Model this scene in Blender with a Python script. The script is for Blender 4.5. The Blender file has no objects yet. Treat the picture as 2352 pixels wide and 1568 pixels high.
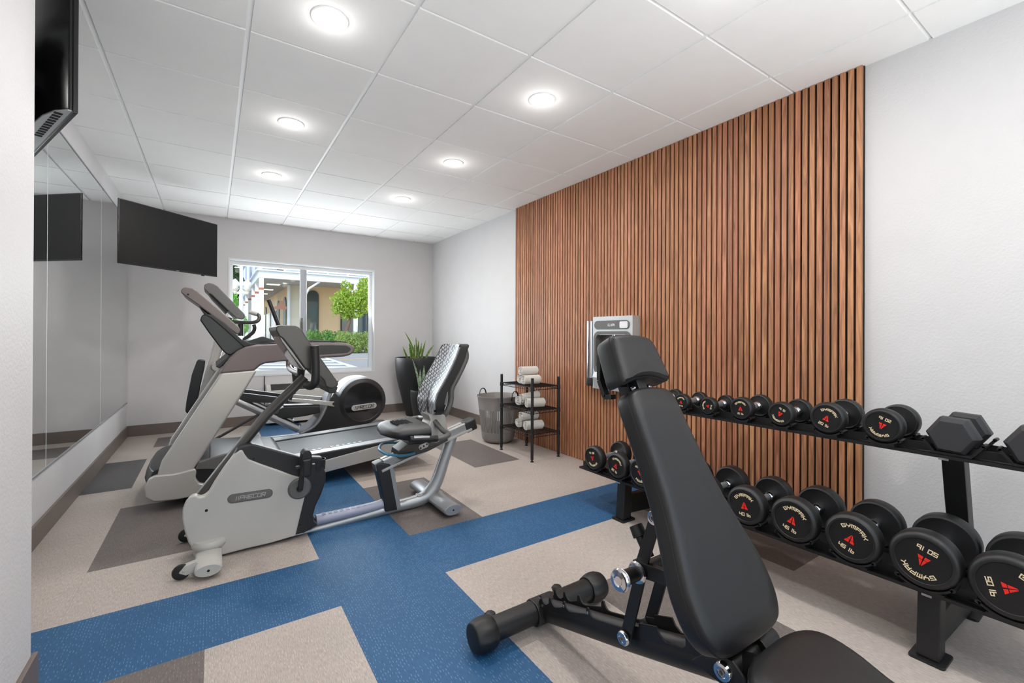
import bpy, bmesh, math, random
from mathutils import Vector, Matrix, Euler
random.seed(7)
SC = bpy.context.scene
COL = SC.collection

# ---------------------------------------------------------------- camera
FPX, CYP, YAW, PITCH, ROLL, EYE = 1022.04, 768.32, .5918, .0021, .0045, 1.1548
_F0 = Vector((math.sin(YAW), math.cos(YAW), 0)); _R0 = Vector((math.cos(YAW), -math.sin(YAW), 0)); _Z = Vector((0, 0, 1))
CF = _F0*math.cos(PITCH) + _Z*math.sin(PITCH); _U0 = _Z*math.cos(PITCH) - _F0*math.sin(PITCH)
CR = _R0*math.cos(ROLL) + _U0*math.sin(ROLL); CU = _U0*math.cos(ROLL) - _R0*math.sin(ROLL)
CPOS = Vector((0, 0, EYE))
cd = bpy.data.cameras.new('camera'); cam = bpy.data.objects.new('camera', cd); COL.objects.link(cam)
cd.sensor_width = 36; cd.lens = FPX/2352*36; cd.shift_y = (CYP-784)/2352; cd.clip_start = .02; cd.clip_end = 300
m = Matrix((CR, CU, -CF)).transposed().to_4x4(); m.translation = CPOS; cam.matrix_world = m
SC.camera = cam

# ---------------------------------------------------------------- world, sun, exposure
SC.view_settings.view_transform = 'Standard'; SC.view_settings.look = 'None'
SC.view_settings.gamma = 1; SC.view_settings.use_curve_mapping = False
SC.view_settings.exposure = -.26
w = bpy.data.worlds.new('sky'); SC.world = w; w.use_nodes = True
wn = w.node_tree; wn.nodes.clear()
wo = wn.nodes.new('ShaderNodeOutputWorld'); wb = wn.nodes.new('ShaderNodeBackground'); ws = wn.nodes.new('ShaderNodeTexSky')
ws.sky_type = 'NISHITA'; ws.sun_disc = False; ws.sun_elevation = math.radians(48); ws.sun_rotation = math.radians(200)
wb.inputs['Strength'].default_value = .45
wn.links.new(ws.outputs[0], wb.inputs[0]); wn.links.new(wb.outputs[0], wo.inputs[0])
sd = bpy.data.lights.new('sun', 'SUN'); sd.energy = 4.4; sd.angle = math.radians(.6); sd.color = (1, .95, .87)
so = bpy.data.objects.new('sun', sd); COL.objects.link(so)
so.rotation_euler = Vector((.42, .55, -.72)).to_track_quat('-Z', 'Y').to_euler(); so.location = (0, 0, 12)

def area(name, loc, target, sx, sy, power, color=(1, 1, 1), spread=180):
    ld = bpy.data.lights.new(name, 'AREA'); ld.shape = 'RECTANGLE'; ld.size = sx; ld.size_y = sy; ld.energy = power; ld.color = color; ld.spread = math.radians(spread)
    o = bpy.data.objects.new(name, ld); COL.objects.link(o); o.location = loc
    o.rotation_euler = (Vector(target)-Vector(loc)).to_track_quat('-Z', 'Y').to_euler(); return o
# up-aimed fill added unseen behind the camera for the ceiling; daylight at the street window
area('ceiling_fill_light', (1.25, -1.50, 1.15), (1.0, -.4, 2.9), 2.4, 1.9, 92, (.95, .98, 1), 130)
area('daylight_street_window', (1.06, 6.62, 1.36), (1.06, 0, 3.6), 1.7, 1.35, 75, (.93, .97, 1))

# ---------------------------------------------------------------- helpers
def ray(u, v): return CF + CR*((u-1176)/FPX) - CU*((v-CYP)/FPX)
def PY(u, v, y): d = ray(u, v); return CPOS + d*(y/d.y)
def PX(u, v, x): d = ray(u, v); return CPOS + d*(x/d.x)
def PZ(u, v, z): d = ray(u, v); return CPOS + d*((z-EYE)/d.z)
def xz(pts, y): return [(PY(u, v, y).x, PY(u, v, y).z) for u, v in pts]
def yz(pts, x): return [(PX(u, v, x).y, PX(u, v, x).z) for u, v in pts]

def lin(c):
    if isinstance(c, str): c = tuple(int(c[i:i+2], 16)/255 for i in (0, 2, 4))
    return tuple((x/12.92 if x <= .04045 else ((x+.055)/1.055)**2.4) for x in c)
def mat(name, col, rough=.5, metal=0., bump=0., bscale=200., spec=None, coat=0., em=None, es=0., var=0., vscale=6., stretch=(1, 1, 1)):
    M = bpy.data.materials.new(name); M.use_nodes = True; nt = M.node_tree; b = nt.nodes['Principled BSDF']
    c = (*lin(col), 1)
    b.inputs['Base Color'].default_value = c; b.inputs['Roughness'].default_value = rough; b.inputs['Metallic'].default_value = metal
    if spec is not None: b.inputs['Specular IOR Level'].default_value = spec
    if coat: b.inputs['Coat Weight'].default_value = coat; b.inputs['Coat Roughness'].default_value = .08
    if em: b.inputs['Emission Color'].default_value = (*lin(em), 1); b.inputs['Emission Strength'].default_value = es
    tc = nt.nodes.new('ShaderNodeTexCoord'); mp = nt.nodes.new('ShaderNodeMapping'); mp.inputs['Scale'].default_value = stretch
    nt.links.new(tc.outputs['Object'], mp.inputs[0])
    if True:
        n = nt.nodes.new('ShaderNodeTexNoise'); n.inputs['Scale'].default_value = vscale; n.inputs['Detail'].default_value = 4
        nt.links.new(mp.outputs[0], n.inputs['Vector'])
        v = max(var, .03)
        mr = nt.nodes.new('ShaderNodeMapRange'); mr.inputs[3].default_value = 1-v; mr.inputs[4].default_value = 1+v
        nt.links.new(n.outputs['Fac'], mr.inputs[0])
        mx = nt.nodes.new('ShaderNodeVectorMath'); mx.operation = 'SCALE'; mx.inputs[0].default_value = c[:3]
        nt.links.new(mr.outputs[0], mx.inputs['Scale']); nt.links.new(mx.outputs[0], b.inputs['Base Color'])
    if bump:
        n2 = nt.nodes.new('ShaderNodeTexNoise'); n2.inputs['Scale'].default_value = bscale; n2.inputs['Detail'].default_value = 2
        nt.links.new(mp.outputs[0], n2.inputs['Vector'])
        bp = nt.nodes.new('ShaderNodeBump'); bp.inputs['Strength'].default_value = bump; bp.inputs['Distance'].default_value = .004
        nt.links.new(n2.outputs['Fac'], bp.inputs['Height']); nt.links.new(bp.outputs[0], b.inputs['Normal'])
    return M

class MB:
    def __init__(s): s.bm = bmesh.new(); s.mi = 0
    def _f(s, vs):
        try:
            f = s.bm.faces.new(vs); f.material_index = s.mi; return f
        except ValueError: return None
    def box(s, x0, x1, y0, y1, z0, z1, rot=None, piv=None):
        vs = [Vector((x, y, z)) for x in (x0, x1) for y in (y0, y1) for z in (z0, z1)]
        if rot is not None:
            c = Vector(piv) if piv is not None else Vector(((x0+x1)/2, (y0+y1)/2, (z0+z1)/2))
            vs = [c + rot @ (v-c) for v in vs]
        b = [s.bm.verts.new(v) for v in vs]
        for q in ((0, 1, 3, 2), (4, 6, 7, 5), (0, 4, 5, 1), (2, 3, 7, 6), (0, 2, 6, 4), (1, 5, 7, 3)): s._f([b[i] for i in q])
        return s
    def prism(s, prof, axis, a, b):
        def mk(p, t):
            if axis == 'y': return (p[0], t, p[1])
            if axis == 'x': return (t, p[0], p[1])
            return (p[0], p[1], t)
        A = [s.bm.verts.new(mk(p, a)) for p in prof]; B = [s.bm.verts.new(mk(p, b)) for p in prof]
        s._f(A); s._f(B[::-1]); n = len(prof)
        for i in range(n): s._f([A[i], B[i], B[(i+1) % n], A[(i+1) % n]])
        return s
    def rings(s, rings, caps=True, closed=False):
        R = [[s.bm.verts.new(p) for p in r] for r in rings]; n = len(R[0])
        for i in range(len(R)-(0 if closed else 1)):
            a, b = R[i], R[(i+1) % len(R)]
            for k in range(n): s._f([a[k], a[(k+1) % n], b[(k+1) % n], b[k]])
        if caps and not closed: s._f(R[0][::-1]); s._f(R[-1])
        return s
    def tube(s, pts, r, n=12, flat=1., up=None, closed=False, caps=True, smooth=0):
        """swept tube; r scalar or list; flat = ratio of the second axis; up fixes the wide axis"""
        pts = [Vector(p) for p in pts]
        rs = r if isinstance(r, (list, tuple)) else [r]*len(pts)
        if smooth: pts, rs = spline(pts, rs, smooth, closed)
        N = len(pts); R = []; prev = None
        for i, p in enumerate(pts):
            a = pts[(i-1) % N] if (closed or i > 0) else pts[i]; b = pts[(i+1) % N] if (closed or i < N-1) else pts[i]
            t = (b-a).normalized()
            if up is not None: u = Vector(up)
            elif prev is not None: u = prev
            else: u = Vector((0, 0, 1)) if abs(t.z) < .9 else Vector((0, 1, 0))
            u = (u - t*u.dot(t)).normalized(); prev = u; w_ = t.cross(u)
            R.append([p + u*(math.cos(q)*rs[i]) + w_*(math.sin(q)*rs[i]*flat) for q in (2*math.pi*k/n for k in range(n))])
        return s.rings(R, caps, closed)
    def lathe(s, prof, o=(0, 0, 0), ax='z', n=32, arc=None):
        """prof: (radius, height) list"""
        o = Vector(o)
        A = {'z': (Vector((1, 0, 0)), Vector((0, 1, 0)), Vector((0, 0, 1))), 'x': (Vector((0, 1, 0)), Vector((0, 0, 1)), Vector((1, 0, 0))),
             'y': (Vector((0, 0, 1)), Vector((1, 0, 0)), Vector((0, 1, 0)))}[ax] if isinstance(ax, str) else ax
        R = [[o + A[2]*h + A[0]*(math.cos(q)*max(r, 1e-5)) + A[1]*(math.sin(q)*max(r, 1e-5)) for q in (2*math.pi*k/n for k in range(n))] for r, h in prof]
        return s.rings(R, True)
    def cyl(s, a, b, r, n=20, r2=None):
        return s.tube([a, b], [r, r if r2 is None else r2], n)
    def ball(s, c, rx, ry, rz, n=16, m=10):
        c = Vector(c)
        R = []
        for i in range(m+1):
            t = math.pi*i/m; q = max(math.sin(t), 1e-3)
            R.append([c + Vector((rx*q*math.cos(p), ry*q*math.sin(p), -rz*math.cos(t))) for p in (2*math.pi*k/n for k in range(n))])
        return s.rings(R, True)
    def grid(s, f, nu, nv, thick=None):
        """surface f(i,j)->Vector ; with thick: f2 gives back side"""
        V = [[s.bm.verts.new(f(i, j)) for j in range(nv+1)] for i in range(nu+1)]
        for i in range(nu):
            for j in range(nv): s._f([V[i][j], V[i+1][j], V[i+1][j+1], V[i][j+1]])
        if thick is not None:
            W = [[s.bm.verts.new(thick(i, j)) for j in range(nv+1)] for i in range(nu+1)]
            for i in range(nu):
                for j in range(nv): s._f([W[i][j], W[i][j+1], W[i+1][j+1], W[i+1][j]])
            for i in range(nu):
                s._f([V[i][0], W[i][0], W[i+1][0], V[i+1][0]]); s._f([V[i][nv], V[i+1][nv], W[i+1][nv], W[i][nv]])
            for j in range(nv):
                s._f([V[0][j], V[0][j+1], W[0][j+1], W[0][j]]); s._f([V[nu][j], W[nu][j], W[nu][j+1], V[nu][j+1]])
        return s
    def xf(s, M): bmesh.ops.transform(s.bm, matrix=M, verts=s.bm.verts); return s
    def build(s, name, m, parent=None, bev=0., seg=2, ang=35., flat=False, kind=None, label=None):
        bm = s.bm
        bmesh.ops.recalc_face_normals(bm, faces=bm.faces)
        if bev:
            es = [e for e in bm.edges if len(e.link_faces) == 2 and e.calc_face_angle(0) > math.radians(28)]
            bmesh.ops.bevel(bm, geom=es, offset=bev, segments=seg, profile=.5, affect='EDGES', clamp_overlap=True)
        if not flat:
            for f in bm.faces: f.smooth = True
            for e in bm.edges:
                if len(e.link_faces) == 2 and e.calc_face_angle(0) > math.radians(ang): e.smooth = False
        me = bpy.data.meshes.new(name); bm.to_mesh(me); bm.free()
        for x in (m if isinstance(m, (list, tuple)) else [m]): me.materials.append(x)
        o = bpy.data.objects.new(name, me); COL.objects.link(o)
        if parent is not None: put(o, parent)
        if bev:
            wn_ = o.modifiers.new('wn', 'WEIGHTED_NORMAL'); wn_.keep_sharp = True
        if kind: o['kind'] = kind
        if label: o['label'] = label
        return o

_base = {}
def put(o, parent):
    o.parent = parent
    o.matrix_parent_inverse = _base[parent.name].inverted() if parent.name in _base else Matrix.Identity(4)
def spline(pts, rs, k, closed=False):
    P_, Q = [], []; n = len(pts); rng = range(n if closed else n-1)
    for i in rng:
        if closed: a, b, c, d = pts[i-1], pts[i], pts[(i+1) % n], pts[(i+2) % n]
        else: a, b, c, d = pts[max(i-1, 0)], pts[i], pts[i+1], pts[min(i+2, n-1)]
        ra, rb = rs[i], rs[(i+1) % n]
        for j in range(k):
            t = j/k
            P_.append(.5*((2*b) + (c-a)*t + (2*a-5*b+4*c-d)*t*t + (3*b-a-3*c+d)*t**3)); Q.append(ra+(rb-ra)*t)
    if not closed: P_.append(pts[-1]); Q.append(rs[-1])
    return P_, Q
def smooth2(prof, k=4):
    """closed smooth outline through 2d points"""
    v, _ = spline([Vector((a, b, 0)) for a, b in prof], [1]*len(prof), k, True)
    return [(p.x, p.y) for p in v]
def rrect(x0, x1, y0, y1, r, n=5):
    out = []
    for cx, cy, a0 in ((x1-r, y1-r, 0), (x0+r, y1-r, 90), (x0+r, y0+r, 180), (x1-r, y0+r, 270)):
        for i in range(n+1):
            a = math.radians(a0+90*i/n); out.append((cx+r*math.cos(a), cy+r*math.sin(a)))
    return out
def thing(name, label, cat, loc=(0, 0, 0), group=None):
    o = bpy.data.objects.new(name, None); COL.objects.link(o); o.location = loc; o.empty_display_size = .1
    o['label'] = label; o['category'] = cat
    if group: o['group'] = group
    _base[o.name] = Matrix.Translation(Vector(loc))
    return o
def tag(o, label, cat, group=None, kind=None):
    o['label'] = label; o['category'] = cat
    if group: o['group'] = group
    if kind: o['kind'] = kind
    return o
def copy_tree(o, parent=None):
    c = o.copy(); COL.objects.link(c)
    if parent is not None: c.parent = parent
    for ch in list(o.children): copy_tree(ch, c)
    return c

# stroke lettering -------------------------------------------------
GL = {'G': [[(1, 1), (0, 1), (0, 0), (1, 0), (1, .5), (.5, .5)]], 'Y': [[(0, 1), (0, .5), (1, .5)], [(1, 1), (1, .5), (.5, 0)]],
 'M': [[(0, 0), (0, 1), (1, 1), (1, 0)], [(.5, 1), (.5, .1)]], 'P': [[(0, 0), (0, 1), (1, 1), (1, .42), (0, .42)]],
 'A': [[(0, 0), (0, 1), (1, 1), (1, 0)], [(0, .42), (1, .42)]], 'K': [[(0, 0), (0, 1)], [(1, 1), (.6, .5), (0, .5)], [(.6, .5), (1, 0)]],
 'R': [[(0, 0), (0, 1), (1, 1), (1, .45), (0, .45)], [(.45, .45), (1, 0)]], 'E': [[(1, 1), (0, 1), (0, 0), (1, 0)], [(0, .5), (.8, .5)]],
 'C': [[(1, 1), (0, 1), (0, 0), (1, 0)]], 'O': [[(0, 0), (0, 1), (1, 1), (1, 0), (0, 0)]], 'L': [[(0, 1), (0, 0), (1, 0)]],
 '0': [[(0, 0), (0, 1), (1, 1), (1, 0), (0, 0)]], '1': [[(.5, 0), (.5, 1)]], '2': [[(0, 1), (1, 1), (1, .5), (0, .5), (0, 0), (1, 0)]],
 '3': [[(0, 1), (1, 1), (1, 0), (0, 0)], [(.2, .5), (1, .5)]], '4': [[(0, 1), (0, .4), (1, .4)], [(1, 1), (1, 0)]],
 '5': [[(1, 1), (0, 1), (0, .5), (1, .5), (1, 0), (0, 0)]], 'l': [[(.5, 0), (.5, 1)]], 'b': [[(0, 1), (0, 0), (1, 0), (1, .55), (0, .55)]],
 '|': [[(.5, 0), (.5, 1)]]}
def lettering(mb, text, place, cw, chh, gap, t, depth=.0006):
    """place(x, y, d) -> world point; text centred on x=0, baseline y=0"""
    W = [(.35*cw if c in 'l1|' else (.5*cw if c == ' ' else cw)) for c in text]
    tot = sum(W)+gap*(len(text)-1); x = -tot/2
    for c, wd in zip(text, W):
        for pl in GL.get(c, []):
            pp = [(x+(p[0] if wd == cw else .5)*wd, p[1]*chh) for p in pl]
            for (ax, ay), (bx, by) in zip(pp, pp[1:]):
                depth += 2e-5
                L = math.hypot(bx-ax, by-ay)
                if L < 1e-6: continue
                dx, dy = (bx-ax)/L*t/2, (by-ay)/L*t/2
                q = [(ax-dx-dy, ay-dy+dx), (bx+dx-dy, by+dy+dx), (bx+dx+dy, by+dy-dx), (ax-dx+dy, ay-dy-dx)]
                lo = [mb.bm.verts.new(place(a, b, -depth)) for a, b in q]; hi = [mb.bm.verts.new(place(a, b, depth)) for a, b in q]
                mb._f(hi); mb._f(lo[::-1])
                for i in range(4): mb._f([lo[i], lo[(i+1) % 4], hi[(i+1) % 4], hi[i]])
        x += wd+gap

# ---------------------------------------------------------------- materials
M = {}
M['wall'] = mat('wall_paint', (.80, .795, .80), .55, bump=.35, bscale=90)
M['wallb'] = mat('wall_paint_back', (.81, .80, .805), .6, bump=.12, bscale=120)
M['tile'] = mat('ceiling_tile', (.93, .93, .925), .9, bump=.2, bscale=400)
M['grid'] = mat('ceiling_grid_white', (.92, .92, .92), .5)
M['base'] = mat('baseboard_vinyl', (.43, .385, .36), .45)
M['blk'] = mat('black_powder_coat', (.075, .075, .08), .42, bump=.08, bscale=900)
M['rub'] = mat('black_rubber', (.075, .075, .08), .48, bump=.06, bscale=500)
M['rubface'] = mat('black_rubber_face', (.055, .055, .062), .38)
M['vinyl'] = mat('black_vinyl', (.085, .083, .088), .44, bump=.12, bscale=700)
M['chrome'] = mat('chrome', (.86, .86, .88), .12, 1.)
M['knurl'] = mat('knurled_steel', (.55, .55, .56), .38, .9, bump=.8, bscale=1500)
M['cream'] = mat('cream_print', (.87, .80, .66), .5)
M['red'] = mat('red_print', (.88, .14, .09), .45)
M['hex'] = mat('hex_rubber', (.17, .17, .18), .55, bump=.1, bscale=600)
M['silver'] = mat('silver_paint', (.71, .70, .685), .34, .4)
M['silverd'] = mat('satin_aluminium', (.615, .622, .632), .38, .55)
M['taupe'] = mat('taupe_plastic', (.42, .38, .378), .38, .15)
M['shell'] = mat('grey_shell_plastic', (.69, .68, .66), .42)
M['bronze'] = mat('bronze_grey_paint', (.27, .258, .25), .36, .3)
M['dark'] = mat('dark_grey_plastic', (.115, .112, .118), .42)
M['darkb'] = mat('blue_black_plastic', (.085, .10, .115), .33)
M['mid'] = mat('mid_grey_plastic', (.36, .355, .35), .42)
M['gloss'] = mat('gloss_dark_cover', (.10, .10, .11), .12, coat=.6)
M['belt'] = mat('running_belt', (.12, .125, .135), .5, bump=.2, bscale=300)
M['screen'] = mat('screen_black', (.05, .05, .052), .45, spec=.25)
M['tvblk'] = mat('tv_gloss_black', (.055, .055, .06), .22)
M['steel'] = mat('brushed_steel', (.74, .75, .76), .38, .45, bump=.15, bscale=300, stretch=(1, 1, .05))
M['planter'] = mat('charcoal_planter', (.095, .105, .115), .5)
M['soil'] = mat('soil', (.12, .09, .07), .95, bump=.9, bscale=150)
M['towel'] = mat('white_terry_towel', (.90, .885, .86), .95, bump=1., bscale=600)
M['bluecord'] = mat('blue_rubber_lever', (.22, .45, .56), .45)
M['white'] = mat('white_trim', (.86, .87, .88), .4)
M['ptac'] = mat('ivory_plastic', (.78, .77, .75), .45)
M['slot'] = mat('dark_slot', (.05, .05, .05), .8)
M['blackv'] = mat('black_void', (.02, .02, .02), .9)

def mirror_mat():
    m = bpy.data.materials.new('mirror_glass'); m.use_nodes = True; b = m.node_tree.nodes['Principled BSDF']
    b.inputs['Base Color'].default_value = (.74, .77, .77, 1); b.inputs['Metallic'].default_value = 1; b.inputs['Roughness'].default_value = .02
    n = m.node_tree.nodes.new('ShaderNodeTexNoise'); n.inputs['Scale'].default_value = 2
    mr = m.node_tree.nodes.new('ShaderNodeMapRange'); mr.inputs[3].default_value = .01; mr.inputs[4].default_value = .03
    m.node_tree.links.new(n.outputs['Fac'], mr.inputs[0]); m.node_tree.links.new(mr.outputs[0], b.inputs['Roughness'])
    return m
M['mirror'] = mirror_mat()
def glass_mat():
    m = bpy.data.materials.new('window_glass'); m.use_nodes = True; nt = m.node_tree; nt.nodes.clear()
    o = nt.nodes.new('ShaderNodeOutputMaterial'); t = nt.nodes.new('ShaderNodeBsdfTransparent'); g = nt.nodes.new('ShaderNodeBsdfGlossy')
    g.inputs['Roughness'].default_value = .02; t.inputs[0].default_value = (.93, .96, .95, 1)
    x = nt.nodes.new('ShaderNodeMixShader'); fr = nt.nodes.new('ShaderNodeFresnel'); fr.inputs[0].default_value = 1.25
    nt.links.new(fr.outputs[0], x.inputs[0]); nt.links.new(t.outputs[0], x.inputs[1]); nt.links.new(g.outputs[0], x.inputs[2]); nt.links.new(x.outputs[0], o.inputs[0])
    return m
M['glass'] = glass_mat()

def wood_mat():
    m = bpy.data.materials.new('walnut_slats'); m.use_nodes = True; nt = m.node_tree; b = nt.nodes['Principled BSDF']; L = nt.links
    tc = nt.nodes.new('ShaderNodeTexCoord'); geo = nt.nodes.new('ShaderNodeNewGeometry')
    off = nt.nodes.new('ShaderNodeVectorMath'); off.operation = 'MULTIPLY_ADD'
    cmb = nt.nodes.new('ShaderNodeCombineXYZ')
    for i in range(3): L.new(geo.outputs['Random Per Island'], cmb.inputs[i])
    off.inputs[1].default_value = (31, 17, 53); L.new(cmb.outputs[0], off.inputs[0]); L.new(tc.outputs['Object'], off.inputs[2])
    mp = nt.nodes.new('ShaderNodeMapping'); mp.inputs['Scale'].default_value = (14, 14, 1.1); L.new(off.outputs[0], mp.inputs[0])
    wv = nt.nodes.new('ShaderNodeTexNoise'); wv.inputs['Scale'].default_value = 2.2; wv.inputs['Detail'].default_value = 6; wv.inputs['Distortion'].default_value = 1.6
    L.new(mp.outputs[0], wv.inputs['Vector'])
    cr = nt.nodes.new('ShaderNodeValToRGB'); L.new(wv.outputs['Fac'], cr.inputs[0])
    e = cr.color_ramp.elements
    e[0].position = .25; e[0].color = (*lin((.47, .315, .22)), 1); e[1].position = .75; e[1].color = (*lin((.77, .555, .405)), 1)
    k = e.new(.5); k.color = (*lin((.64, .44, .31)), 1)
    hv = nt.nodes.new('ShaderNodeHueSaturation'); L.new(cr.outputs[0], hv.inputs['Color'])
    mr = nt.nodes.new('ShaderNodeMapRange'); mr.inputs[3].default_value = .80; mr.inputs[4].default_value = 1.2; L.new(geo.outputs['Random Per Island'], mr.inputs[0]); L.new(mr.outputs[0], hv.inputs['Value'])
    wn_ = nt.nodes.new('ShaderNodeTexWhiteNoise'); wn_.noise_dimensions = '1D'; L.new(geo.outputs['Random Per Island'], wn_.inputs['W'])
    mr2 = nt.nodes.new('ShaderNodeMapRange'); mr2.inputs[3].default_value = .488; mr2.inputs[4].default_value = .508; L.new(wn_.outputs['Value'], mr2.inputs[0]); L.new(mr2.outputs[0], hv.inputs['Hue'])
    L.new(hv.outputs[0], b.inputs['Base Color']); b.inputs['Roughness'].default_value = .5
    return m
M['wood'] = wood_mat()

def carpet(name, base, dash, dens=.55, amt=1.):
    """woven vinyl: rows of short stitches running along Y"""
    m = bpy.data.materials.new(name); m.use_nodes = True; nt = m.node_tree; b = nt.nodes['Principled BSDF']; L = nt.links
    def mth(op, a, b_=None, c=None):
        n = nt.nodes.new('ShaderNodeMath'); n.operation = op
        for i, v in enumerate((a, b_, c)):
            if v is None: continue
            if isinstance(v, (int, float)): n.inputs[i].default_value = v
            else: L.new(v, n.inputs[i])
        return n.outputs[0]
    tc = nt.nodes.new('ShaderNodeTexCoord'); sp = nt.nodes.new('ShaderNodeSeparateXYZ'); L.new(tc.outputs['Object'], sp.inputs[0])
    X, Y = sp.outputs[0], sp.outputs[1]
    xs = mth('MULTIPLY', X, 1/.0100); row = mth('FLOOR', xs)
    wn_ = nt.nodes.new('ShaderNodeTexWhiteNoise'); wn_.noise_dimensions = '1D'; L.new(row, wn_.inputs['W'])
    ys = mth('ADD', mth('MULTIPLY', Y, 1/.021), mth('MULTIPLY', wn_.outputs['Value'], 7.))
    fy = mth('FRACT', ys); fx = mth('FRACT', xs)
    d1 = mth('LESS_THAN', fy, .52); d2 = mth('LESS_THAN', mth('ABSOLUTE', mth('SUBTRACT', fx, .5)), .105)
    cell = nt.nodes.new('ShaderNodeTexWhiteNoise'); cell.noise_dimensions = '2D'
    cb = nt.nodes.new('ShaderNodeCombineXYZ'); L.new(row, cb.inputs[0]); L.new(mth('FLOOR', ys), cb.inputs[1]); L.new(cb.outputs[0], cell.inputs['Vector'])
    ns = nt.nodes.new('ShaderNodeTexNoise'); ns.inputs['Scale'].default_value = 3.5; ns.inputs['Detail'].default_value = 3
    mpp = nt.nodes.new('ShaderNodeMapping'); mpp.inputs['Scale'].default_value = (3, 1, 1); L.new(tc.outputs['Object'], mpp.inputs[0]); L.new(mpp.outputs[0], ns.inputs['Vector'])
    thr = mth('MULTIPLY', ns.outputs['Fac'], dens*2)
    d3 = mth('LESS_THAN', cell.outputs['Value'], thr)
    dd = mth('MULTIPLY', mth('MULTIPLY', d1, d2), mth('MULTIPLY', d3, mth('MULTIPLY_ADD', cell.outputs['Value'], .5, .5)))
    fine = nt.nodes.new('ShaderNodeTexNoise'); fine.inputs['Scale'].default_value = 1; fine.inputs['Detail'].default_value = 2
    mq = nt.nodes.new('ShaderNodeMapping'); mq.inputs['Scale'].default_value = (420, 40, 1); L.new(tc.outputs['Object'], mq.inputs[0]); L.new(mq.outputs[0], fine.inputs['Vector'])
    mx = nt.nodes.new('ShaderNodeMix'); mx.data_type = 'RGBA'; mx.inputs['A'].default_value = (*lin(base), 1); mx.inputs['B'].default_value = (*lin(dash), 1)
    L.new(mth('MULTIPLY', dd, amt), mx.inputs['Factor'])
    big = nt.nodes.new('ShaderNodeTexNoise'); big.inputs['Scale'].default_value = 2.1; big.inputs['Detail'].default_value = 5; L.new(tc.outputs['Object'], big.inputs['Vector'])
    v = mth('MULTIPLY', mth('MULTIPLY_ADD', fine.outputs['Fac'], 1.0, .50), mth('MULTIPLY_ADD', big.outputs['Fac'], .3, .85))
    # tile seams every .48
    def seam(c, o, p): 
        f = mth('FRACT', mth('MULTIPLY', mth('SUBTRACT', c, o), 1/p)); return mth('LESS_THAN', mth('ABSOLUTE', mth('SUBTRACT', f, .5)), .4975)
    v = mth('MULTIPLY', v, mth('MULTIPLY_ADD', seam(X, -2.42, .48), .12, .88))
    sc = nt.nodes.new('ShaderNodeVectorMath'); sc.operation = 'SCALE'; L.new(mx.outputs['Result'], sc.inputs[0]); L.new(v, sc.inputs['Scale'])
    L.new(sc.outputs[0], b.inputs['Base Color']); b.inputs['Roughness'].default_value = .62
    bp = nt.nodes.new('ShaderNodeBump'); bp.inputs['Strength'].default_value = .25; bp.inputs['Distance'].default_value = .001; L.new(fine.outputs['Fac'], bp.inputs['Height']); L.new(bp.outputs[0], b.inputs['Normal'])
    return m
M['c_beige'] = carpet('floor_beige_weave', (.65, .61, .58), (.78, .75, .72), .5, .55)
M['c_blue'] = carpet('floor_blue_weave', (.095, .305, .465), (.48, .63, .73), .55, .62)
M['c_grey'] = carpet('floor_taupe_weave', (.385, .355, .34), (.58, .55, .53), .5, .65)
M['c_dark'] = carpet('floor_charcoal_weave', (.30, .29, .285), (.42, .41, .40), .7, .5)

# ================================================================ ROOM SHELL
XL, XR, YB, YF, ZC = -.80, 2.876, 6.547, -1.6, 2.60
PXE, PYE = -.48, 2.05          # near left wall block: face and end
def S(mb, name, m, parent=None, **k): return mb.build(name, m, parent, kind=None if parent else 'structure', **k)

xs_ = [-.98, -.5, -.02, .46, .946, 1.43, 1.907, 2.385, 2.95]
ys_ = [-1.7, -.4, .07, .55, 1.045, 1.5, 1.98, 2.457, 2.93, 3.405, 3.885, 4.355, 4.83, 5.30, 5.8, 6.3, 6.75]
def cellmat(cx, cy):
    if 1.98 < cy < 2.457: return 1
    if .46 < cx < .946: return 1
    if -.5 < cx < -.02 and (1.5 < cy < 1.98 or 2.93 < cy < 3.885 or 5.8 < cy < 6.3): return 2
    if cx < -.5 and 4.355 < cy < 5.30: return 3
    if .946 < cx < 1.43 and 2.457 < cy < 3.405: return 2
    if 1.907 < cx < 2.385 and 3.405 < cy < 4.355: return 2
    if 1.43 < cx < 1.907 and .55 < cy < 1.5: return 2
    if cx > 2.385 and 1.045 < cy < 1.98: return 2
    return 0
fl = MB()
for i in range(len(xs_)-1):
    for j in range(len(ys_)-1):
        fl.mi = cellmat((xs_[i]+xs_[i+1])/2, (ys_[j]+ys_[j+1])/2)
        fl._f([fl.bm.verts.new((a, b, 0)) for a, b in ((xs_[i], ys_[j]), (xs_[i+1], ys_[j]), (xs_[i+1], ys_[j+1]), (xs_[i], ys_[j+1]))])
S(fl, 'floor', [M['c_beige'], M['c_blue'], M['c_grey'], M['c_dark']], flat=True)

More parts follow.
